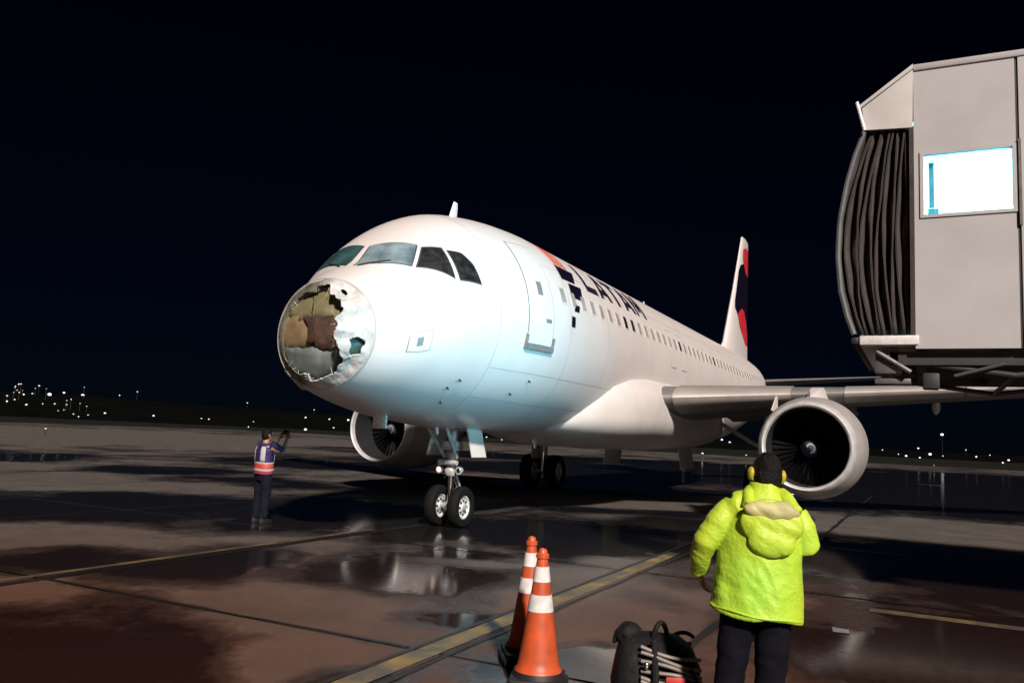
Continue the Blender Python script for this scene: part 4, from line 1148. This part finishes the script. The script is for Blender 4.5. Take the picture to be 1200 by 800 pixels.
PM = {'skin': mat('skin', (.32, .17, .11), .5, scale=20), 'hair': mat('black_hair', (.004, .0035, .0035), .6, scale=60, bump=.6, bscale=120, spec=.2),
      'hivis': mat('hivis_rain_jacket', (.31, .60, .045), .5, scale=1.4, rgb2=(.50, .58, .03), bump=.3, bscale=45),  # green and yellow casts of two lights mixed into the jacket colour
      'lining': mat('hood_lining', (.47, .46, .20), .6, scale=8), 'navy_trousers': mat('navy_trousers', (.0035, .0035, .008), .9, scale=12, spec=.15),
      'shoe': mat('black_shoe', (.01, .01, .01), .5), 'muff': mat('yellow_earmuff', (.42, .36, .03), .4),
      'indigo': mat('indigo_shirt', (.022, .010, .085), .7, scale=9), 'orange': mat('hivis_orange', (.50, .06, .03), .5, scale=9), 'dkblue': mat('dark_jeans', (.006, .008, .014), .9, scale=9, spec=.15),
      'magenta': mat('magenta_hem', (.30, .02, .06), .7), 'phone': mat('phone', (.01, .01, .012), .2)}
# man in the hi-vis jacket, seen from behind
def jacket(t, hp, rt, z):
    e = MB()
    e.loft([oval(w, d, zz, cx, cy, 40) for zz, w, d, cx, cy in ((.815,.262,.180,.0,0),(.90,.255,.176,0,0),(1.05,.240,.166,0,0),(1.2,.232,.160,0,0),(1.33,.225,.150,0,0),(1.42,.190,.125,0,0),(1.485,.135,.105,0,.0),(1.53,.095,.092,0,.01),(1.565,.088,.09,0,.015))])
    e.tube([(-.165,0,1.415),(-.245,-.02,1.32),(-.315,-.015,1.19),(-.335,.05,1.09),(-.33,.13,.99)], [.080,.076,.072,.064,.054], 18)
    e.tube([(.165,0,1.415),(.215,-.02,1.335),(.245,-.03,1.25),(.245,.10,1.25),(.20,.26,1.33)], [.080,.077,.074,.064,.052], 18)
    e.tube([(-.17,0,1.41),(0,.0,1.455),(.17,0,1.41)], [.085,.09,.085], 18)
    def nz(c):
        def ridge(a, b_, s_, o=3): return 1-2*np.abs(fbm(a, b_, s_, o)-.5)*2
        arm = np.clip((np.abs(c[:, 0])-.21)/.05, 0, 1)*np.clip((c[:, 2]-.98)/.05, 0, 1)
        drape = (ridge(c[:, 0]*5+c[:, 2]*2.2, c[:, 2]*1.3+c[:, 1]*2, 77)-.5)*.020
        cross = (ridge(c[:, 0]*3.5-c[:, 2]*4, c[:, 2]*6+c[:, 0]*5, 41)-.5)*.011*np.clip((1.35-c[:, 2])/.3, .2, 1)
        fold = (ridge(c[:, 0]*4+c[:, 1]*3, c[:, 2]*13+c[:, 0]*6, 51)-.5)*.007*arm
        return drape*(1-.85*arm)+cross*(1-arm)*.8+fold*.6
    j = remesh(e, .0085, 12, nz)
    bm = bmesh.new(); bm.from_mesh(j)   # open hem, slightly tilted
    for v in bm.verts:
        if v.co.z < .84: v.co.z += .015*math.sin(v.co.x*14)-.03*v.co.x
    bm.to_mesh(j); bm.free()
    jk = obj('rain_jacket', j, PM['hivis'], t)
    # hood hanging on the back: outer pouch, rolled rim and pale lining
    e = MB(); e.ell((.035,-.150,1.35), (.172,.045,.140), 28, 18); e.ell((.045,-.165,1.25), (.135,.042,.085), 28, 18)
    for s_ in (-1, 1): e.tube([(s_*.13+.03,-.12,1.42),(s_*.105+.01,-.05,1.49),(s_*.08,.02,1.52)], [.045,.040,.032], 12)
    obj('hood', remesh(e, .010, 8, lambda c: (fbm(c[:, 0]*9+c[:, 2]*5, c[:, 2]*9, 8, 3)-.5)*.03), PM['hivis'], jk)
    e = MB(); e.ell((.03,-.165,1.425), (.152,.045,.058), 28, 16)
    obj('hood_lining', remesh(e, .009, 4, lambda c: (fbm(c[:, 0]*12+c[:, 2]*8, c[:, 2]*10, 12, 3)-.5)*.040), PM['lining'], jk)
    e = MB(); e.box((-.004, -.19, .86), (.004, -.178, 1.2)); 
    for zz, hw in ((.835, .255),):
        pts = [(hw*1.005*math.cos(a), .187*math.sin(a), zz-.03*hw*math.cos(a)+.004*math.sin(5*a)) for a in np.linspace(0, 2*math.pi, 49)]
        e = MB(); e.tube(pts, .007, 6); obj('hem_seam', e, PM['hivis'], jk)
    # ear defenders
    for s_ in (-1, 1):
        e = MB(); c = hp(s_*.092, .0, -.012); e.ell(c, (.022,.034,.040), 16, 12, rt); obj('ear_cup', e, PM['muff'], t)
    e = MB(); e.tube([hp(.1*math.cos(a), -.03*math.sin(a)-.0, -.01-.105*math.sin(a)*.55) for a in np.linspace(math.pi, 0, 15)], .009, 8)
    e.v = [tuple(Vector(p)) for p in e.v]; obj('ear_muff_band', e, PM['muff'], t)
    e = MB(); e.box((.12,.335,1.36),(.20,.347,1.51),.004); obj('phone', e, PM['phone'], t)
person('person', 'man in bright yellow green rain jacket and dark trousers seen from behind', (-3.55, -7.13, .002), R(14-90), 1.72, PM['skin'], PM['navy_trousers'], PM['shoe'], PM['hair'],
       {-1: ((-.15,0,1.39), (-.315,-.01,1.18), (-.325,.15,.97), (.25,.6,-.7), (.9,.1,.2)), 1: ((.15,0,1.39), (.245,-.03,1.245), (.18,.30,1.35), (-.1,.55,.85), (-.8,.5,0))}, 12, jacket).rotation_euler.y = R(4.0)
# ground worker taking a picture of the nose
def vest(t, hp, rt, z):
    e = MB()
    e.loft([oval(w, d, z(zz), 0, 0, 36) for zz, w, d in ((.96,.185,.135),(1.08,.172,.128),(1.22,.182,.132),(1.34,.188,.128),(1.42,.155,.10),(1.47,.095,.08))])
    for s_ in (-1, 1):
        A = ARM2[s_]; e.tube([A[0], tuple((a+b_)/2 for a, b_ in zip(A[0], A[1])), A[1]], [.078,.070,.060], 14)
    obj('shirt', remesh(e, .012, 4, lambda c: (fbm(c[:, 0]*10, c[:, 2]*11, 3)-.5)*.025), PM['indigo'], t)
    def shell(name, z0, z1, m, g, a0=0., a1=360.):
        n = 48; V = []; F = []
        for zz in np.linspace(z0, z1, 5):
            w = float(np.interp(zz, [.93,1.08,1.22,1.34,1.42], [.200,.190,.200,.204,.175]))+g; d = float(np.interp(zz, [.93,1.08,1.22,1.34,1.42], [.152,.146,.150,.146,.118]))+g
            for k in range(n+1):
                a = R(a0+(a1-a0)*k/n); V.append((w*math.cos(a), d*math.sin(a), z(zz)+.004*math.sin(3*a)))
        for i in range(4):
            for k in range(n): F.append((i*(n+1)+k, i*(n+1)+k+1, (i+1)*(n+1)+k+1, (i+1)*(n+1)+k))
        b_ = MB(); b_.add(V, F); o = obj(name, b_, m, t); s_ = o.modifiers.new('t', 'SOLIDIFY'); s_.thickness = .006; s_.offset = 1; return o
    shell('vest_hem', .90, .955, PM['magenta'], .0)
    shell('reflective_band', .955, 1.0, MT['strap'], .004)
    shell('waist_band', 1.0, 1.09, PM['orange'], .002)
    shell('reflective_band', 1.09, 1.12, MT['strap'], .004)
    for a in (-128, -52, 52, 128):
        shell('vest_strap', 1.12, 1.41, MT['strap'], .005, a-14, a+14)
    e = MB(); e.box((-.08,.40,1.58),(.08,.412,1.67),.004); obj('phone', e, PM['phone'], t)
ARM2 = {-1: ((-.18,0,1.40), (-.25,.20,1.30)), 1: ((.18,0,1.40), (.25,.20,1.30))}
person('person', 'ground worker in indigo shirt and orange reflective vest with arms raised to his face', (2.83, 2.6, .002), R(-14-90), 1.66, PM['skin'], PM['dkblue'], PM['shoe'], PM['hair'],
       {-1: ((-.18,0,1.40), (-.25,.20,1.30), (-.12,.36,1.56), (.2,.3,.9), (.8,.2,0)), 1: ((.18,0,1.40), (.25,.20,1.30), (.12,.36,1.56), (-.2,.3,.9), (-.8,.2,0))}, 0, vest)

# ------------------------------------------------------------------ far lights: lamp posts with glowing heads
LW = {'warm_dim': mat('far_lamp_warm_dim', (.8,.8,.8), .4, emit=(1.0,.72,.42), estr=.35), 'cool': mat('far_lamp_cool', (.8,.8,.8), .4, emit=(.80,.92,1.0), estr=2.0), 'cold': mat('far_lamp_dim', (.8,.8,.8), .4, emit=(.70,.82,.9), estr=.32),
      'warm': mat('far_lamp_warm', (.8,.8,.8), .4, emit=(1.0,.80,.50), estr=1.6), 'white': mat('far_lamp_white', (.8,.8,.8), .4, emit=(1,.90,.78), estr=.9)}
def far_lamp(x, y, zc, r, key, label, group):
    g = max(-.07, hill_z(x, y)) if math.hypot(x+8.5, y+8.1) > 325 else (-.03 if x < 129 and y < 129 else -.08)
    t = thing('lamp_post', label, 'lamp post', (x, y, g), group)
    e = MB(); e.tube([(x, y, g-.3), (x, y, zc)], [.10, .05], 6); obj('post', e, MT['darksteel'], t)
    e = MB(); dx, dy = (x+8.5), (y+8.1); a = math.atan2(dy, dx); e.ell((x, y, zc), (r*.55, r*.8, r*.55), 10, 8, Matrix.Rotation(a, 3, 'Z'))
    obj('lamp_head', e, LW[key], t)
    return t
LEFT_L = [(211.8, 348.8, 6.11, 0.47), (218.2, 353.8, 7.12, 0.48), (302.9, 486.6, 18.57, 0.67), (302.9, 487.5, 14.9, 0.44), (242.3, 385.5, 10.35, 0.53), (210.7, 333.4, 4.95, 0.62), (251.7, 393.4, 11.23, 0.55), (308.6, 475.4, 18.11, 0.67), (221.4, 338.7, 5.77, 0.32), (258.2, 389.5, 11.29, 1.11), (226.4, 337.8, 6.05, 0.48), (209.3, 310.0, 3.0, 0.3), (315.9, 461.9, 14.66, 0.89), (228.8, 333.1, 5.92, 0.48), (212.9, 311.6, 3.48, 0.3), (204.4, 293.2, 1.89, 0.36), (197.5, 280.3, 1.01, 0.28), (321.2, 451.6, 13.63, 1.11), (209.7, 291.7, 1.82, 0.36), (223.4, 299.9, 2.87, 0.61), (331.3, 431.5, 14.66, 0.44), (335.9, 421.7, 17.24, 0.56), (235.5, 285.0, 2.75, 0.62), (32.7, 53.4, 0.57, 0.09)]
MID_L = [(255.0, 273.3, 2.41, 0.48), (253.5, 276.3, 2.63, 0.32), (366.8, 361.6, 13.59, 0.44), (263.9, 255.8, 2.19, 0.32), (169.6, 166.2, 0.51, 0.21), (314.8, 270.4, 5.59, 0.55), (385.6, 325.2, 11.31, 0.44), (180.2, 154.2, 0.51, 0.53), (323.4, 262.2, 5.32, 0.55), (276.8, 221.6, 1.21, 0.47), (331.0, 256.2, 5.37, 0.75), (361.7, 187.3, 3.14, 0.55), (246.8, 129.6, 0.5, 0.38), (159.8, 78.7, 0.52, 0.17), (135.4, 55.6, 0.52, 0.42), (165.3, 59.0, 0.51, 0.25), (140.2, 46.2, 0.52, 0.21), (107.1, 22.4, 0.5, 0.31), (96.2, 17.1, 0.53, 0.18), (403.6, 95.9, 2.17, 0.55), (499.4, 102.2, 4.63, 0.89), (444.5, 86.1, 3.12, 0.79), (102.8, 12.9, 0.52, 0.1)]
RIGHT_L = [(437.9, 10.1, 2.7, 0.36), (383.8, 1.6, 1.07, 0.31), (358.5, -1.8, 0.58, 0.58), (553.7, -5.2, 4.96, 0.67), (279.9, -7.0, 0.51, 0.34), (408.0, -10.7, 1.69, 0.82), (559.2, -18.3, 13.93, 1.11), (392.5, -15.5, 1.22, 0.31), (566.9, -31.3, 5.27, 0.44), (403.5, -28.6, 1.51, 0.47), (443.4, -36.2, 2.59, 0.34), (216.7, -24.7, 0.53, 0.26), (372.4, -38.2, 0.78, 0.58), (95.9, -9.1, 0.53, 0.06)]
SPECIAL = {('L', 9): 'largest bluish white lamp low on the far left hillside', ('L', 17): 'bright lone lamp at the right end of the hillside skyline lights', ('L', 23): 'faint low lamp on the apron edge at far left',
           ('M', 7): 'brightest lamp just right of the ground worker in the vest', ('M', 14): 'wide bright lamp seen under the fuselage behind the main wheels', ('M', 17): 'wide bright lamp under the wing root beside the engine',
           ('R', 6): 'tall lone lamp standing above the other lights right of the engine', ('R', 5): 'yellowish lamp in the cluster of lights right of the engine'}
for nm, lst, lab, grp in (('L', LEFT_L, 'small glowing lamp among the far lights on the left hillside', 'lights on the left hillside'),
                          ('M', MID_L, 'small glowing lamp on the dark field behind the airplane', 'lights behind the airplane'),
                          ('R', RIGHT_L, 'small glowing lamp on the dark horizon right of the engine', 'lights right of the engine')):
    for i, (x, y, zc, r) in enumerate(lst):
        if nm == 'R': key = 'warm' if i in (5, 3, 9) else ('cool' if i == 6 else 'white')
        elif nm == 'L': key = 'cool' if r > .9 else ('cold' if i % 4 else 'white')
        else: key = 'white' if i % 3 else 'cold'
        far_lamp(x, y, zc, r, key, SPECIAL.get((nm, i), lab), grp)
for k in range(18):      # faint street lamps of the town on the hillside
    a = R(rng.uniform(26.5, 33))+YAW; d = rng.uniform(370, 500); x, y = -8.5+d*math.cos(a), -8.1+d*math.sin(a)
    far_lamp(x, y, hill_z(x, y)+rng.uniform(1.5, 5.5), rng.uniform(.22, .5), 'warm_dim' if k % 3 == 0 else 'cold', 'faint tiny street lamp in the dense cluster at the far left hillside', 'faint town lights on the left hillside')
for o in list(bpy.data.objects):
    if '_root' in o: del o['_root']
